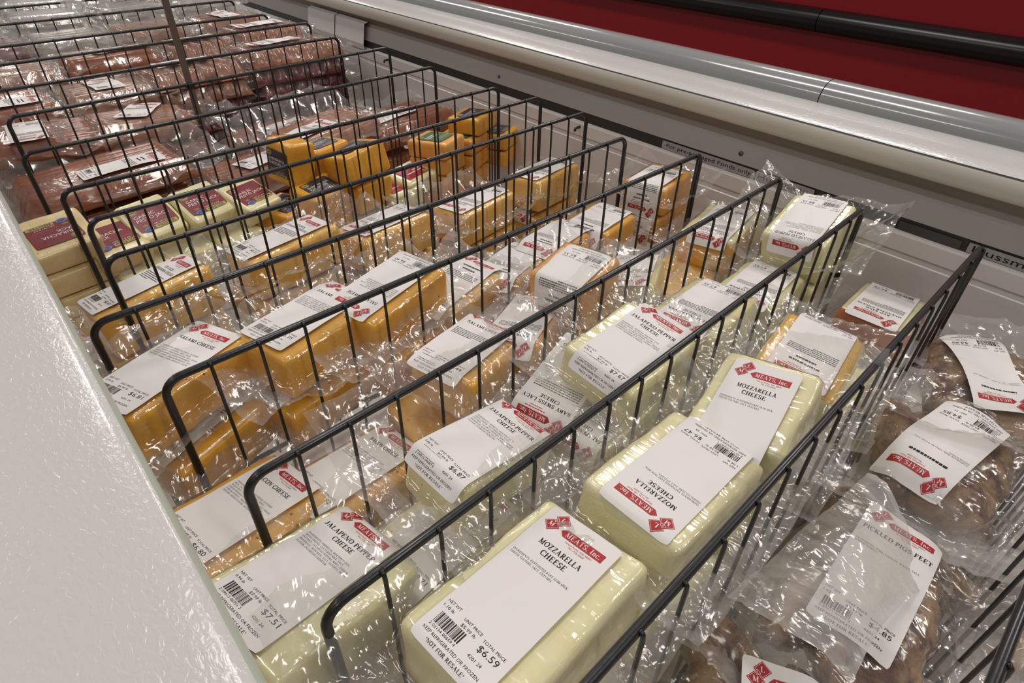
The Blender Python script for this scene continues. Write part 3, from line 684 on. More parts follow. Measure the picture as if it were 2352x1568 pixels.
small((.100, .985, -.098), (100, -20, 0), 'cream', 'maroon', ['SRIRACHA', 'JACK'], 'cream cheese block with upright maroon label, second from the near rim', 106, size=(.082, .078, .036))
small((.163, 1.0, -.092), (104, -30, 0), 'garlic', 'maroon', ['GARLIC', 'PESTO JACK'], 'pale herb cheese with maroon label, leftmost of the three pale ones', 107, size=(.078, .076, .036))
small((.242, 1.005, -.092), (104, -26, 0), 'garlic', 'maroon', ['GARLIC', 'PESTO JACK'], 'pale herb cheese with maroon label, middle of the three pale ones', 108, size=(.078, .076, .036))
small((.318, 1.0, -.100), (112, -22, 3), 'garlic', 'maroon', ['GARLIC', 'PESTO JACK'], 'pale herb cheese with maroon label, rightmost of the three pale ones', 109, size=(.078, .076, .036))
for k, (x, lb) in enumerate(((.115, 'pale cheese under the upright maroon label nearest the rim'), (.19, 'pale cheese under the leftmost pale herb block'), (.27, 'pale cheese under the middle pale herb block'))):
    small((x, .985, -.150), (100, 4, 0), 'garlic', 'maroon', ['GARLIC', 'PESTO JACK'], lb, 110 + k, size=(.08, .078, .04), lab=False)
SH = ['SHIPWRECK', 'CHEDDAR']
small((.392, 1.040, -.078), (8, -82, 0), 'cheddar', 'slate', SH, 'orange block standing on edge, dark label facing the near rim', 120, size=(.078, .074, .056))
small((.516, .992, -.066), (100, 12, -5), 'cheddar', 'slate', SH, 'orange block propped on the pile, broad side forward, dark label on its top', 121, size=(.070, .100, .058))
small((.492, 1.072, -.076), (106, 6, 0), 'cheddar', 'slate', SH, 'orange block at the back of the pile, dark label half hidden', 122, size=(.07, .09, .055))
small((.440, .985, -.118), (106, -8, 0), 'cheddar', 'slate', SH, 'orange block with upright dark label at the front of the pile', 123, size=(.07, .09, .055))
small((.375, 1.005, -.140), (124, -6, 0), 'cheddar', 'slate', SH, 'orange block wedged low on the left of the pile, dark label in shade', 124, size=(.07, .085, .05))
small((.530, .990, -.128), (100, 0, 0), 'cheddar', 'slate', SH, 'orange block under the propped one with its broad side forward', 125, size=(.07, .09, .055), lab=False)
small((.45, 1.0, -.176), (100, 0, 0), 'cheddar', 'slate', SH, 'orange block under the upright dark label', 126, size=(.07, .09, .055), lab=False)
small((.41, 1.06, -.165), (95, 0, 0), 'cheddar', 'slate', SH, 'orange block under the one standing on edge', 127, size=(.07, .09, .055), lab=False)
small((.648, 1.0, -.152), (285, 8, 0), 'garlic', 'rose', ['~~~~~~~~', '~~~~'], 'pale cheese with rose-red label, low beside the green stack', 130, size=(.075, .1, .04))
small((.60, .985, -.165), (280, 0, 0), 'garlic', 'rose', ['~~~~~~~~', '~~~~'], 'pale cheese with rose-red label, low and left of its twin', 131, size=(.075, .08, .04))
GR = ['~~~~~~', '~~~~~~~~']
for k in range(4):
    small((.722 + .004 * (k % 2), 1.01 + .003 * k, -.099 - .037 * k), (112 + 3 * (k % 2), 4, 2), 'orange', 'green', GR, 'speckled orange block with green label, %s of the left green stack' % ('topmost', 'second', 'third', 'bottom')[k], 140 + k, size=(.094, .082, .035), thin=(60, 58))
for k in range(4):
    small((.808, 1.03, -.116 - .037 * k), (112, 2, 0), 'orange', 'green', GR, 'speckled orange block with green label, %s of the right green stack' % ('topmost', 'second', 'third', 'bottom')[k], 150 + k, size=(.094, .078, .035), thin=(60, 58))
small((.838, 1.03, -.078), (112, 4, 0), 'cheddar', 'slate', SH, 'orange block with dark label on top of the right green stack', 160, size=(.08, .092, .036))
small((.895, 1.01, -.122), (112, 2, 0), 'cheddar', 'slate', SH, 'orange block with dark label between the green stack and the back wall', 161, size=(.075, .07, .036))
small((.895, 1.01, -.160), (112, 0, 0), 'cheddar', 'slate', SH, 'orange block under the dark label next to the back wall', 162, size=(.075, .07, .036))

# --- sausage packs
def sausages(loc, ypr, size, mat, label, seed, n=8, labpos=(0, 0), labrot=0, mg=(.03, .03, .02, .02), curl=(.2, .2, .1, .2), film='film3', lab=True, step=.008, group='sausage packs', wob=.0, ends=.012, cat='sausages'):
    L, W, T = size
    root = thing('sausage_pack', label, cat, loc, eul(*ypr), group)
    nx, ny = 26, n * 7; vs = []; sd = Vector((seed, seed * .7, 0))
    def top(x, y):
        ph = (y / W + .5) * n; fr = ph - math.floor(ph); idx = math.floor(ph)
        arch = math.sqrt(max(0, 1 - (2 * fr - 1) ** 2 * .97))
        e = (L / 2 - abs(x)) - ends * noise.noise(Vector((idx * 3.3, seed, 1 if x > 0 else 2))) - .004
        ef = math.sqrt(max(0, min(1, e / .014))) if e < .014 else 1
        g = max(0, min(1, (W / 2 - abs(y)) / .012)); 
        return -T + (T * (.5 + .5 * arch)) * (ef * .9 + .1) * (.5 + .5 * g) + .0022 * noise.noise(Vector((x * 14, y * 14, seed)))
    for j in range(ny + 1):
        for i in range(nx + 1):
            x = -L / 2 + L * i / nx; y = -W / 2 + W * j / ny
            yy = y + .003 * noise.noise(Vector((x * 16, seed, 0))) + wob * math.sin(x * 40 + seed)
            vs.append((x, yy, top(x, y)))
    fs = [(j * (nx + 1) + i, j * (nx + 1) + i + 1, (j + 1) * (nx + 1) + i + 1, (j + 1) * (nx + 1) + i) for j in range(ny) for i in range(nx)]
    # skirt and underside
    b0 = len(vs); ring = [i for i in range(nx + 1)] + [j * (nx + 1) + nx for j in range(1, ny + 1)] + [ny * (nx + 1) + i for i in range(nx - 1, -1, -1)] + [j * (nx + 1) for j in range(ny - 1, 0, -1)]
    vs += [(vs[k][0], vs[k][1], -T) for k in ring]
    for a in range(len(ring)): fs.append((ring[a], b0 + a, b0 + (a + 1) % len(ring), ring[(a + 1) % len(ring)]))
    fs.append(tuple(b0 + a for a in range(len(ring)))[::-1])
    link('sausages', vs, fs, M[mat], root)
    hold = bag(root, L, W, T, mg, curl, seed, step, film, -.6) if mg else root
    if lab:
        c, s_ = math.cos(math.radians(labrot)), math.sin(math.radians(labrot))
        def fn(a, b, lift):
            u, v = (67.5 - b) * .001, (30 - a) * .001
            x = labpos[0] + u * c - v * s_; y = labpos[1] + u * s_ + v * c
            return (x, y, .0045 + lift * .0002 + .003 * noise.noise(Vector((x * 22, y * 22, seed))))
        s = label_sheet(('~~~~~~~~', '~~~~~~~'), 'x', '$9.12', '2.28 lb', '$3.99 lb', '2 04410 00912 0', False, seed, fn)
        s.b.build('label', [M[k] for k in LABM], hold)
    return root
sausages((.150, 1.245, -.085), (2, -2, -3), (.275, .165, .04), 'wiener', 'big flat pack of smooth sausages by the near rim, long white label with red logo', 201, 7, (.03, -.035), 0, (.03, .05, .03, .045), (.1, .4, .2, .5))
sausages((.150, 1.240, -.135), (1, 0, 0), (.285, .17, .04), 'wiener', 'big flat pack of sausages under the long-labelled one by the rim', 202, 7, lab=False)
sausages((.425, 1.225, -.140), (6, 0, -3), (.23, .15, .045), 'brat', 'pack of sausages beside the orange cheese pile, white label lying crosswise', 203, 8, (.02, .0), 10, (.05, .04, .03, .06), (.3, .3, .2, .5))
sausages((.600, 1.265, -.108), (8, -4, -4), (.22, .16, .045), 'brat', 'pack of sausages with tall clear flap, in front of the dark meat stacks', 204, 8, (-.06, -.02), 8, (.05, .03, .04, .07), (.5, .2, .1, .6))
sausages((.790, 1.245, -.122), (6, 0, -4), (.24, .17, .045), 'wiener', 'pack of sausages by the back wall behind the green stacks, label on its left half', 205, 8, (-.03, .0), 6, (.03, .03, .03, .05), (.2, .1, .2, .4))
sausages((.55, 1.24, -.19), (3, 0, 0), (.5, .18, .045), 'brat', 'long pack of sausages at the bottom under the flap-bagged packs', 206, 8, lab=False, mg=())
sausages((.105, 1.445, -.062), (176, -2, 2), (.20, .16, .04), 'wiener', 'pack of brown sausages by the near rim, wide label with the logo at its foot', 207, 8, (.02, .01), 90, (.03, .04, .02, .03))
sausages((.285, 1.447, -.066), (2, 4, -4), (.20, .165, .045), 'brat', 'pack of ridged sausages with upright label, right of the rim pack with wide label', 208, 9, (.0, .01), 60, (.06, .05, .03, .03), (.2, .5, .2, .2))
sausages((.560, 1.45, -.165), (4, 0, 0), (.22, .16, .045), 'wiener', 'pack of sausages lying low in front of the two tall stacks', 209, 8, (.03, .0), 10, (.03, .04, .02, .03), (.3, .4, .2, .4))
sausages((.79, 1.45, -.215), (4, 0, 0), (.22, .16, .045), 'wiener', 'pack of sausages lying low before the tall stack at the back wall', 210, 8, lab=False)
sausages((.20, 1.445, -.12), (0, 0, 0), (.38, .17, .05), 'wiener', 'long pack of sausages underneath the two labelled rim packs', 211, 8, lab=False, mg=())
ORD = ('topmost', 'second', 'third', 'fourth', 'fifth', 'bottom')
for k in range(6):
    sausages((.458 + .004 * math.sin(k * 2), 1.640 + .003 * math.cos(k * 3), -.034 - .034 * k), (92 + 3 * math.sin(k * 5), 1 if k else 4, 0), (.17, .21, .036), 'brat' if k < 2 else 'dark_meat',
             'pack of short thick sausages, %s of the left tall stack' % ORD[k], 220 + k, 6, (.03, .0), 90, (.02, .02, .02, .02), lab=(k == 0), wob=.001, ends=.02, group='sausage packs in the left stack')
    sausages((.705 + .005 * math.sin(k * 3 + 1), 1.645 + .003 * math.cos(k * 2), -.018 - .036 * k), (91 + 3 * math.sin(k * 4), 1 if k else 4, 0), (.18, .25, .038), 'brat' if k < 1 else 'dark_meat',
             'pack of short thick sausages, %s of the right tall stack' % ORD[k], 230 + k, 8, (.02, .02), 96, (.02, .02, .02, .02), lab=(k == 0), wob=.001, ends=.02, group='sausage packs in the right stack')
sausages((.085, 1.645, -.050), (2, 0, 0), (.18, .16, .045), 'wiener', 'pack of sausages by the rim, in the row of the tall stacks', 240, 7, (-.01, -.03), 0, (.03, .03, .03, .03))
sausages((.270, 1.645, -.050), (2, 0, -4), (.18, .17, .045), 'brat', 'pale pack of sausages with square label, left of the left tall stack', 241, 7, (.0, .0), 90, (.03, .03, .03, .03), film='film2')
sausages((.335, 1.84, -.020), (2, 0, -4), (.21, .15, .045), 'wiener', 'dark orange pack with white label standing out among pale bags, upper left', 242, 7, (.03, -.02), 0, (.03, .03, .03, .05), (.2, .2, .2, .4))
sausages((.13, 1.84, -.030), (2, 0, 0), (.19, .15, .045), 'brat', 'milky-bagged pack by the rim, left of the dark orange pack', 243, 7, (.0, .0), 0, (.03, .03, .03, .05), film='film2', lab=False)
sausages((.545, 1.84, -.024), (94, 4, 0), (.15, .17, .045), 'brat', 'pack of stubby sausages right of the metal post, behind the left tall stack', 244, 6, (.02, .0), 90, (.02, .02, .03, .03))
sausages((.735, 1.845, -.010), (94, 2, 0), (.15, .19, .045), 'brat', 'pack of stubby sausages behind the right tall stack, long white label', 245, 7, (.02, .0), 92, (.02, .02, .03, .03))
for k, (x, m) in enumerate(((.12, 'dark_meat'), (.30, 'gray_meat'), (.50, 'brat'), (.72, 'wiener'))):
    sausages((x, 2.08, -.015), (3 - k, 0, -3), (.18, .2, .05), m, ('dark red pack by the rim at the far upper left', 'grey cloudy bag right of the dark red pack', 'pale pack behind the stubby sausages, near the metal post', 'brown pack by the back wall in the row past the stacks')[k], 250 + k, 6, (.0, .0), 90, (.03, .03, .04, .05), (.3, .3, .3, .6), film='film2', lab=(k in (3,)), step=.01)
for k, (x, m) in enumerate(((.10, 'gray_meat'), (.30, 'gray_meat'), (.52, 'gray_meat'), (.74, 'gray_meat'))):
    sausages((x, 2.36, .0), (5 * (-1) ** k, 0, -3), (.19, .19, .05), m, ('white-labelled pale bag by the rim in the farthest filled row', 'pale grey bag second from the rim in the farthest filled row', 'pale grey bag third from the rim in the farthest filled row', 'pale grey bag by the back wall in the farthest filled row')[k], 260 + k, 5, (.0, .0), 0, (.03, .03, .04, .05), (.4, .3, .3, .6), film='film2', lab=(k == 0), step=.012)
for k in range(4):
    sausages((.11 + .21 * k, 2.62, .0), (4 * (-1) ** k, 0, -2), (.19, .2, .05), 'gray_meat', ('pale bag by the rim in the last row at the top edge', 'pale bag second from the rim in the last row', 'pale bag third from the rim in the last row', 'pale bag by the back wall in the last row')[k], 270 + k, 5, lab=False, film='film2', step=.014)

# --- pork bags in the nearest compartment
def pork_bag(loc, yaw, size, lumps, label, seed, labpos, labrot, mg=(.04, .05, .03, .04), curl=(.3, .5, .3, .4), title=('PICKLED PIGS FEET',)):
    L, W, T = size
    root = thing('pork_bag', label, 'pork', loc, eul(yaw, 0, 0), 'clear bags of pickled pork')
    fields = []
    for k, (x, y, z, l, w, h, a) in enumerate(lumps):
        vs = []; fs = []; n, mseg = 26, 16; sd = Vector((seed, k * 3.7, 0))
        R = Matrix.Rotation(math.radians(a), 3, 'Z')
        for i in range(n + 1):
            t = PI * i / n
            for j in range(mseg):
                p = 2 * PI * j / mseg
                taper = 1 - .28 * math.cos(t)
                q = Vector((-math.cos(t) * l / 2, abs(math.sin(t)) ** .7 * math.cos(p) * w / 2 * taper, abs(math.sin(t)) ** .7 * math.sin(p) * h / 2 * taper))
                q *= 1 + .22 * noise.noise(q * 34 + sd) + .10 * noise.noise(q * 90 + sd)
                q = R @ q + Vector((x, y, z)); vs.append(tuple(q))
        for i in range(n):
            for j in range(mseg):
                fs.append((i * mseg + j, i * mseg + (j + 1) % mseg, (i + 1) * mseg + (j + 1) % mseg, (i + 1) * mseg + j))
        link('pork_piece', vs, fs, M['pork'], root); fields += vs
    # drape: highest pork point near each grid node, smoothed
    x0, x1, y0, y1 = -L / 2 - mg[0], L / 2 + mg[1], -W / 2 - mg[2], W / 2 + mg[3]
    st = .0045; nx = int((x1 - x0) / st); ny = int((y1 - y0) / st)
    G = [[-T] * (nx + 1) for _ in range(ny + 1)]
    for (x, y, z) in fields:
        i = int(round((x - x0) / st)); j = int(round((y - y0) / st))
        for dj in (-1, 0, 1):
            for di in (-1, 0, 1):
                if 0 <= i + di <= nx and 0 <= j + dj <= ny: G[j + dj][i + di] = max(G[j + dj][i + di], z)
    base = [r_[:] for r_ in G]
    for it in range(14):
        H = [r_[:] for r_ in G]
        for j in range(1, ny):
            for i in range(1, nx):
                av = (H[j - 1][i] + H[j + 1][i] + H[j][i - 1] + H[j][i + 1]) / 4
                G[j][i] = max(base[j][i] + .001, av)
    def hz(x, y):
        fi = max(0, min(nx - 1e-6, (x - x0) / st)); fj = max(0, min(ny - 1e-6, (y - y0) / st))
        i, j = int(fi), int(fj); u, v = fi - i, fj - j
        return (G[j][i] * (1 - u) + G[j][min(i + 1, nx)] * u) * (1 - v) + (G[min(j + 1, ny)][i] * (1 - u) + G[min(j + 1, ny)][min(i + 1, nx)] * u) * v
    vs = []
    for j in range(ny + 1):
        for i in range(nx + 1):
            x = x0 + st * i; y = y0 + st * j
            ox = max(abs(x) - L / 2 + .012, 0); oy = max(abs(y) - W / 2 + .012, 0); e = math.hypot(ox, oy)
            z = max(G[j][i], -T * .72)
            if e > 0:
                wx = ox / (ox + oy + 1e-9); c = (curl[1] if x > 0 else curl[0]) * wx + (curl[3] if y > 0 else curl[2]) * (1 - wx); z += c * e
            q = Vector((x, y, seed * .37)); k = min(1, e / .03)
            z += k * .013 * noise.noise(q * 24)
            rd = max(0, 1 - abs(noise.noise(q * 40)) * 2.4) ** 3; rd2 = max(0, 1 - abs(noise.noise(Vector((x * 60, y * 120, seed)))) * 2.6) ** 3
            z += (.3 + .7 * k) * (.004 * rd + .002 * rd2) + .0012
            vs.append((x + .005 * noise.noise(Vector((y * 22, seed, 1))) * k, y + .005 * noise.noise(Vector((x * 22, seed, 2))) * k, z)); G[j][i] = z
    fs = [(j * (nx + 1) + i, j * (nx + 1) + i + 1, (j + 1) * (nx + 1) + i + 1, (j + 1) * (nx + 1) + i) for j in range(ny) for i in range(nx)]
    hold = link('bag', vs, fs, M['film4'], root)
    set_flap(hold, [max(0, min(1.2, math.hypot(max(abs(p[0]) - L / 2 + .01, 0), max(abs(p[1]) - W / 2 + .01, 0)) / .02)) for p in vs])
    if labpos is None: return root
    c, s_ = math.cos(math.radians(labrot)), math.sin(math.radians(labrot))
    def fn(a, b, lift):
        u, v = (67.5 - b) * .001, (30 - a) * .001
        x = labpos[0] + u * c - v * s_; y = labpos[1] + u * s_ + v * c
        h = sum(hz(x + dx, y + dy) for dx in (-.012, 0, .012) for dy in (-.012, 0, .012)) / 9
        return (x, y, h + .006 + lift * .00016)
    s = label_sheet(title, 'pig', '$4.85', '1.62 lb', '$2.99 lb', '2 07711 00485 3', True, seed, fn)
    s.b.build('label', [M[k] for k in LABM], hold)
    return root
LM = [(.0, -.025, -.030, .15, .055, .055, 10), (-.02, .028, -.030, .16, .055, .055, -8), (.05, .02, -.028, .09, .055, .05, 60), (-.06, -.02, -.03, .08, .055, .055, 120)]
PB = pork_bag((.40, -.010, -.098), 2, (.20, .125, .07), LM,
         'clear bag of pickled pork with flat upright label, in the centre of the near compartment', 301, (-.005, -.001), 0, (.06, .03, .055, .05), (.6, .2, .9, .5))
# the loose mouth of that bag folded back over its own left half
vs = []; fl = []; nx, ny = 44, 26
for j in range(ny + 1):
    for i in range(nx + 1):
        u, v = i / nx, j / ny
        x = -.125 + .205 * u - .05 * v * u; y = .072 - .030 * u - .085 * v + .012 * math.sin(u * 2.6) * v
        q = Vector((x, y, 3.3))
        z = .030 + .014 * math.sin(v * 2.6 + u) - .026 * u + .010 * noise.noise(q * 26) + .003 * max(0, 1 - abs(noise.noise(q * 44)) * 2.4) ** 2
        vs.append((x, y, z)); fl.append(1.3 + (.8 if v > .93 or u > .96 else 0))
fs = [((j + 1) * (nx + 1) + i, (j + 1) * (nx + 1) + i + 1, j * (nx + 1) + i + 1, j * (nx + 1) + i) for j in range(ny) for i in range(nx)]
o = link('folded_mouth', vs, fs, M['film4'], [c for c in PB.children if c.name.startswith('bag')][0]); set_flap(o, fl)
pork_bag((.585, .0, -.090), 185, (.15, .13, .07), [(.0, -.03, -.032, .13, .055, .055, 20), (-.01, .035, -.032, .13, .055, .055, -20), (.04, .01, -.03, .09, .055, .05, 80), (-.05, .0, -.03, .08, .055, .05, 100)],
         'clear bag of pickled pork with crinkled upside-down label, behind the flat-labelled bag', 302, (.005, .0), -14, (.05, .06, .04, .075), (.5, .6, .4, 1.1), title=('~~~~~~~~~~',))
pork_bag((.75, -.005, -.095), 200, (.17, .14, .07), [(.0, -.035, -.032, .15, .06, .055, 0), (-.01, .04, -.032, .14, .06, .055, 30), (.05, .01, -.032, .09, .06, .05, 100), (-.05, .0, -.03, .09, .055, .05, 80)],
         'clear bag of dark pickled pork at the back wall end of the near compartment', 303, (.0, -.01), 10, (.05, .07, .04, .08), (.5, .9, .5, 1.1), title=('~~~~~~~~~~',))
pork_bag((.225, .0, -.105), 8, (.16, .125, .07), [(.02, -.03, -.035, .12, .055, .05, 30), (-.02, .03, -.035, .13, .055, .05, 0), (.05, .03, -.035, .08, .05, .05, 70), (-.05, -.02, -.03, .08, .055, .05, 110)],
         'clear bag of pickled pork at the bottom edge, only its label logo showing', 304, (-.005, -.025), 20, (.04, .05, .04, .05), (.3, .5, .2, .4))

pork_bag((.520, -.030, -.130), 100, (.11, .14, .07), [(.0, -.035, -.035, .11, .06, .055, 20), (.0, .03, -.035, .11, .06, .055, -10), (.03, .0, -.03, .09, .055, .055, 80)],
         'unlabelled clear bag of pickled pork low between the flat-labelled and crinkle-labelled bags', 305, None, 0, (.05, .02, .02, .03), (1.1, .3, .3, .4))
for k, x in enumerate((.33, .50, .68)):  # bags added past the corner divider so the pale floor does not show bright
    pork_bag((x, -.155, -.125), 10 * k - 8, (.16, .125, .07), [(.0, -.03, -.035, .14, .06, .055, 12), (-.01, .035, -.035, .14, .06, .055, -14), (.05, .0, -.03, .09, .055, .055, 75), (-.05, .0, -.03, .09, .055, .055, 105)],
             'added bag of pork hiding bright floor behind the bottom right divider, %s' % ('nearest the photo corner', 'middle of three', 'farthest from the corner')[k], 310 + k, None, 0, (.02, .02, .015, .015))

# ------------------------------------------------------------------ wire dividers
def divider(xl, yl, xr, yr, label, near):
    L = math.hypot(xr - xl, yr - yl); yaw = math.degrees(math.atan2(yr - yl, xr - xl))
    root = thing('wire_divider', label, 'divider', (xl, yl, 0), eul(yaw, 0, 0), 'black wire dividers across the freezer')
    H = .27; R = .0036; rr = .016; n = 10 if near else 6
    b = MB(); pts = [(0, 0, -H), (0, 0, -.10), (0, 0, -rr)] + [(rr - rr * math.cos(t), 0, -rr + rr * math.sin(t)) for t in [PI / 2 * k / 6 for k in range(1, 6)]]
    pts += [(rr + (L - 2 * rr) * k / 12, 0, 0) for k in range(13)]
    pts += [(L - rr + rr * math.sin(t), 0, -rr + rr * math.cos(t)) for t in [PI / 2 * k / 6 for k in range(1, 6)]] + [(L, 0, -rr), (L, 0, -.10), (L, 0, -H)]
    b.tube(pts, R, n)
    b.build('frame', M['wire'], root)
    b = MB(); b.tube([(0, 0, -H + .004), (L, 0, -H + .004)], R * .9, n); b.build('bottom_rail', M['wire'], root)
    k = 1; x = .0436 - (.004 if near else 0)
    while x < L - .012:
        b = MB(); b.tube([(x, -.0052, -H), (x, -.0052, -.004), (x, -.0046, .0012), (x, -.002, .0036)], .0017, 6); b.build('wire', M['wire'], root)
        x += .0436
DV = [(.05, -.075, .84, -.075), (.045, .0728, .842, .0735), (.043, .202, .834, .210), (.048, .324, .845, .330), (.038, .468, .837, .460), (.014, .596, .802, .583), (.056, .717, .850, .712),
      (.065, .827, .851, .832), (.060, .943, .830, .933), (.047, 1.126, .826, 1.143), (.059, 1.330, .847, 1.358), (.045, 1.52, .808, 1.538), (.05, 1.74, .838, 1.750), (.03, 1.93, .797, 1.937),
      (.04, 2.22, .814, 2.227), (.04, 2.50, .82, 2.505), (.04, 2.76, .82, 2.765)]
DL = ['black wire divider crossing the bottom right corner, nearest to the camera', 'black wire divider between the pork bags and the mozzarella', 'black wire divider between the mozzarella and the jalapeno row',
      'black wire divider between the jalapeno row and the bacon cheese', 'black wire divider between the bacon cheese and the salami row', 'black wire divider just behind the salami cheese row, closest to the near rim',
      'black wire divider just in front of the half-moon cheeses', 'black wire divider just behind the half-moon cheeses', 'black wire divider just in front of the maroon-labelled cheeses',
      'black wire divider between the maroon-labelled cheeses and the big flat sausage pack', 'black wire divider behind the big flat sausage pack, carrying the metal post', 'black wire divider just in front of the two tall meat stacks',
      'black wire divider just behind the two tall meat stacks', 'black wire divider behind the dark orange pack', 'black wire divider behind the dark red pack at the upper left', 'black wire divider between the two farthest rows of pale bags', 'black wire divider last of all at the top edge of the photo']
for i, d in enumerate(DV): divider(*d, DL[i], i < 6)
t = thing('sign_post', 'thin brown-grey metal post rising from a divider at the upper left', 'post', (.367, 1.343, .003))
b = MB(); b.box(-.006, .006, -.002, .002, -.10, .17); b.build('post_strip', M['post'], t, False)
b = MB(); b.box(-.008, .008, -.004, .008, -.012, -.004); b.build('clip', M['wire'], t, False)

# ------------------------------------------------------------------ freezer
Y0, Y1 = -.75, 3.6
fz = thing('chest_freezer', 'long open white chest freezer with grey bumper, holding cheese and meat', 'freezer', (0, 0, -.30))
def part(o, up=None):
    if up: o.parent = up
    else: o.location = (0, 0, .30)
    return o
XW = .935
# well: floor, side and end walls
b = MB()
b.add([(-.07, Y0, -.30), (XW, Y0, -.30), (XW, Y1, -.30), (-.07, Y1, -.30)], [(0, 1, 2, 3)])
b.add([(-.07, Y0, -.30), (-.07, Y1, -.30), (-.07, Y1, .02), (-.07, Y0, .02)], [(0, 1, 2, 3)])
prof = [(XW, -.30), (XW, -.098), (XW + .006, -.094), (XW + .006, -.090), (XW + .001, -.087), (XW + .002, -.064), (XW + .006, -.0585)]
for (xa, za), (xb, zb) in zip(prof[:-1], prof[1:]):
    b.add([(xa, Y0, za), (xa, Y1, za), (xb, Y1, zb), (xb, Y0, zb)], [(0, 3, 2, 1)])
for y in (Y0, Y1): b.add([(-.07, y, -.30), (XW, y, -.30), (XW + .006, y, .03), (-.07, y, .03)], [(0, 1, 2, 3)])
LINER = part(b.build('liner', M['liner'], fz, False))
GASKET = part(loft('gasket', [(XW + .006, -.0585), (XW + .008, -.0405)], Y0, Y1, [M['gasket']], [0], fz))
PANEL = part(loft('inner_panel', [(XW + .008, -.0405), (XW + .006, -.0395), (XW + .014, -.010), (XW + .018, -.006)], Y0, Y1, [M['panel']], [0, 0, 0], fz))
rec = [(XW + .018, -.006), (XW + .022, .004), (XW + .02, .014), (XW + .012, .020), (XW + .002, .0225)]
part(loft('recess', rec, Y0, Y1, [M['recess']], [0] * 4, fz, smooth=True))
nose = [(XW + .002, .0225), (XW - .004, .026), (XW - .0065, .032), (XW - .007, .042), (XW - .006, .0500), (XW - .004, .0535)]
part(loft('cap_front', nose, Y0, Y1, [M['capfront']], [0] * 5, fz, smooth=True))
part(loft('seam', [(XW - .004, .0535), (XW - .0025, .0540), (XW - .001, .0552)], Y0, Y1, [M['seam']], [0, 0], fz))
cap = [(XW - .001, .0552), (XW + .004, .0572), (XW + .03, .0585), (XW + .06, .0588), (1.035, .0575), (1.043, .056)]
part(loft('rear_cap', cap, Y0, Y1, [M['rim']], [0] * 5, fz, smooth=True))
bp = [(1.043, .056)] + [(1.079 - .036 * math.cos(t), .057 + .029 * math.sin(t)) for t in [PI * k / 14 for k in range(1, 14)]] + [(1.118, .045), (1.122, .0), (1.12, -.03), (1.10, -.03)]
for k, (ya, yb) in enumerate(((Y0, .3875), (.389, 2.2), (2.2015, Y1))):
    o = part(loft('bumper_rail', bp, ya, yb, [M['bumper']], [0] * (len(bp) - 1), fz, smooth=True))
part(loft('rear_body', [(1.10, -.03), (1.10, -.80)], Y0, Y1, [M['rim']], [0], fz))
# near rim
near = [(-.07, -.30), (-.07, .02), (-.006, .026), (.0015, .031), (.003, .038), (.003, .048)]
part(loft('rim_underside', near[1:], Y0, Y1, [M['rimedge']], [0] * 4, fz, smooth=True))
lip = [(.003, .048), (.0022, .0525), (-.0005, .0560)]
part(loft('rim_edging', lip, Y0, Y1, [M['rimedge']], [0] * 2, fz, smooth=True))
rim = [(-.0005, .0560), (-.0025, .0574), (-.006, .0582), (-.02, .0590), (-.07, .0600), (-.13, .0585), (-.16, .054), (-.175, .04)]
part(loft('near_rim', rim, Y0, Y1, [M['rim']], [0] * 7, fz, smooth=True))
part(loft('front_body', [(-.175, .04), (-.175, -.80)], Y0, Y1, [M['rim']], [0], fz))
# screws on the panel and pegs on the liner
for y in (-.55, .448, 1.06, 2.45):
    b = MB(); c = (XW + .0105, y, -.0245)
    b.tube([(c[0] + .003, y, c[2]), (c[0] - .0016, y, c[2])], .0042, 12); part(b.build('screw', M['screw'], fz), PANEL)
for y in (.085, .80, 1.51):
    b = MB(); b.tube([(XW + .002, y, -.070), (XW - .012, y, -.070), (XW - .013, y, -.076)], .0028, 8); part(b.build('hanging_peg', M['wire'], fz), LINER)
# stickers along the gasket
def sticker(y0, y1, z0, z1, mat, lines, name, ink='ink'):
    """plate facing the well; its print runs from high y (left) to low y (right)"""
    def fn(a, b, lift): return (XW + .0045 - lift * .0003, y1 - a * .001, z1 - b * .001 + .0)
    s = Sheet(fn); w = (y1 - y0) * 1000; h = (z1 - z0) * 1000
    s.grid(0, w, 0, h, 0, 4, 2, 0, 1)
    for (t, a, bb, hh, ww) in lines: s.sans(t, a, bb, hh, 1, ww)
    return part(s.b.build(name, [M[mat], M[ink]], fz, False), GASKET)
sticker(.4135, .60, -.0575, -.042, 'plate', [('For pre-packaged Foods only', 95, 10.5, 7, 170)], 'notice_sticker')
sticker(.312, .411, -.0575, -.0415, 'plate', [('Hussmann', 47, 12.2, 9.5, 86)], 'brand_sticker', 'navy')
sticker(.105, .185, -.0575, -.0445, 'darkplate', [], 'rating_sticker', 'ink')
sticker(-.022, .097, -.0575, -.0425, 'plate', [('Hussmann', 52, 11.8, 9.5, 92)], 'brand_sticker', 'ink')
# white foam patches taped over the joint in the panel
for (ya, yb) in ((1.62, 1.78), (1.785, 1.95)):
    pr = [(XW + .003, -.066), (XW - .006, -.062), (XW - .007, -.048), (XW + .001, -.006), (XW + .003, .004), (XW + .018, .008)]
    part(loft('foam_patch', pr, ya, yb, [M['tape']], [0] * 5, fz, smooth=False, ny=4), PANEL)

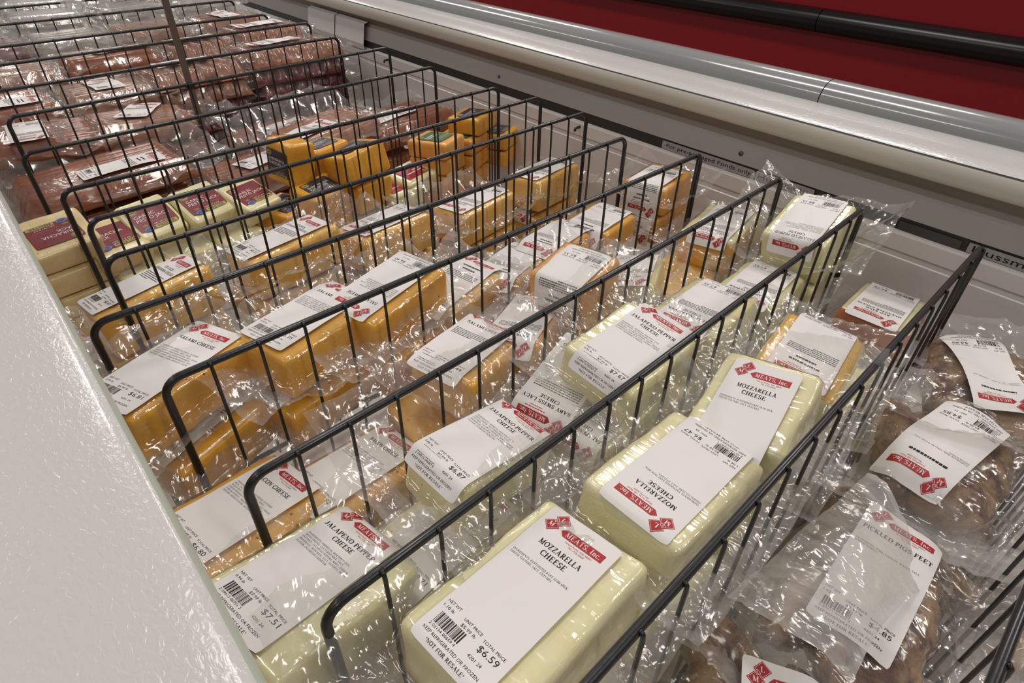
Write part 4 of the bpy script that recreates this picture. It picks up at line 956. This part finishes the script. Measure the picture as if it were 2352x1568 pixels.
# ------------------------------------------------------------------ red case across the aisle, floor
rc = thing('red_case', 'deep red display case front with a black rubber bumper, beyond the freezer', 'display case', (2.2, 1.5, -.80))
b = MB(); b.box(0, .7, -3.5, 7, .12, 1.75); b.build('red_panel', M['redpanel'], rc, False)
b = MB(); b.box(.06, .7, -3.5, 7, 0, .12); b.build('plinth', M['blackrubber'], rc, False)
prof = [(.0, -.036)] + [(-.012 - .034 * math.sin(t), -.034 * math.cos(t)) for t in [PI * k / 10 for k in range(11)]] + [(.0, .036)]
for ya, yb in ((-3.5, -.62), (-.617, 3), (3.003, 7)):
    o = loft('bumper', [(x, z + .778) for x, z in prof], ya, yb, [M['blackrubber']], [0] * (len(prof) - 1), rc, smooth=True)
fl = link('floor', [(-4, -5, -.80), (6, -5, -.80), (6, 12, -.80), (-4, 12, -.80)], [(0, 1, 2, 3)], M['floor'], None, False); fl['kind'] = 'structure'

# ------------------------------------------------------------------ light
W = bpy.data.worlds.new('store'); SC.world = W; W.use_nodes = True
bg = W.node_tree.nodes['Background']; bg.inputs[0].default_value = (.92, .95, 1, 1); bg.inputs[1].default_value = .13
def strip(x, y, z, sx, sy, p):
    l = bpy.data.lights.new('ceiling_lamp', 'AREA'); l.shape = 'RECTANGLE'; l.size = sx; l.size_y = sy; l.energy = p; l.color = (1, .945, .905)
    o = bpy.data.objects.new('ceiling_lamp', l); COL.objects.link(o); o.location = (x, y, z)
for x in (-1.6, .75, 3.1, 6.5):
    for y in (-1.5, 1.3, 4.1, 7.5, 12.0):
        strip(x, y, 2.45, .30, 1.2, {-1.6: 15, .75: 20, 3.1: 33, 6.5: 34}[x])

# ------------------------------------------------------------------ camera
cam = bpy.data.cameras.new('camera'); co = bpy.data.objects.new('camera', cam); COL.objects.link(co)
r = ((0.73518, -0.67770, 0.01524), (0.39070, 0.44199, 0.80747), (-0.55395, -0.58768, 0.58972))
co.matrix_world = Matrix(((r[0][0], r[1][0], r[2][0], 0), (r[0][1], r[1][1], r[2][1], 0), (r[0][2], r[1][2], r[2][2], .35), (0, 0, 0, 1)))
cam.sensor_width = 36; cam.lens = 1375.33 / 2352 * 36; cam.shift_y = -69.67 / 2352; cam.clip_start = .01
SC.camera = co
SC.cycles.transparent_max_bounces = 28
SC.cycles.adaptive_threshold = .02
SC.cycles.max_bounces = 6; SC.cycles.diffuse_bounces = 3; SC.cycles.glossy_bounces = 3
SC.view_settings.view_transform = 'Standard'; SC.view_settings.look = 'None'; SC.view_settings.gamma = 1; SC.view_settings.use_curve_mapping = False
SC.view_settings.exposure = 0.0
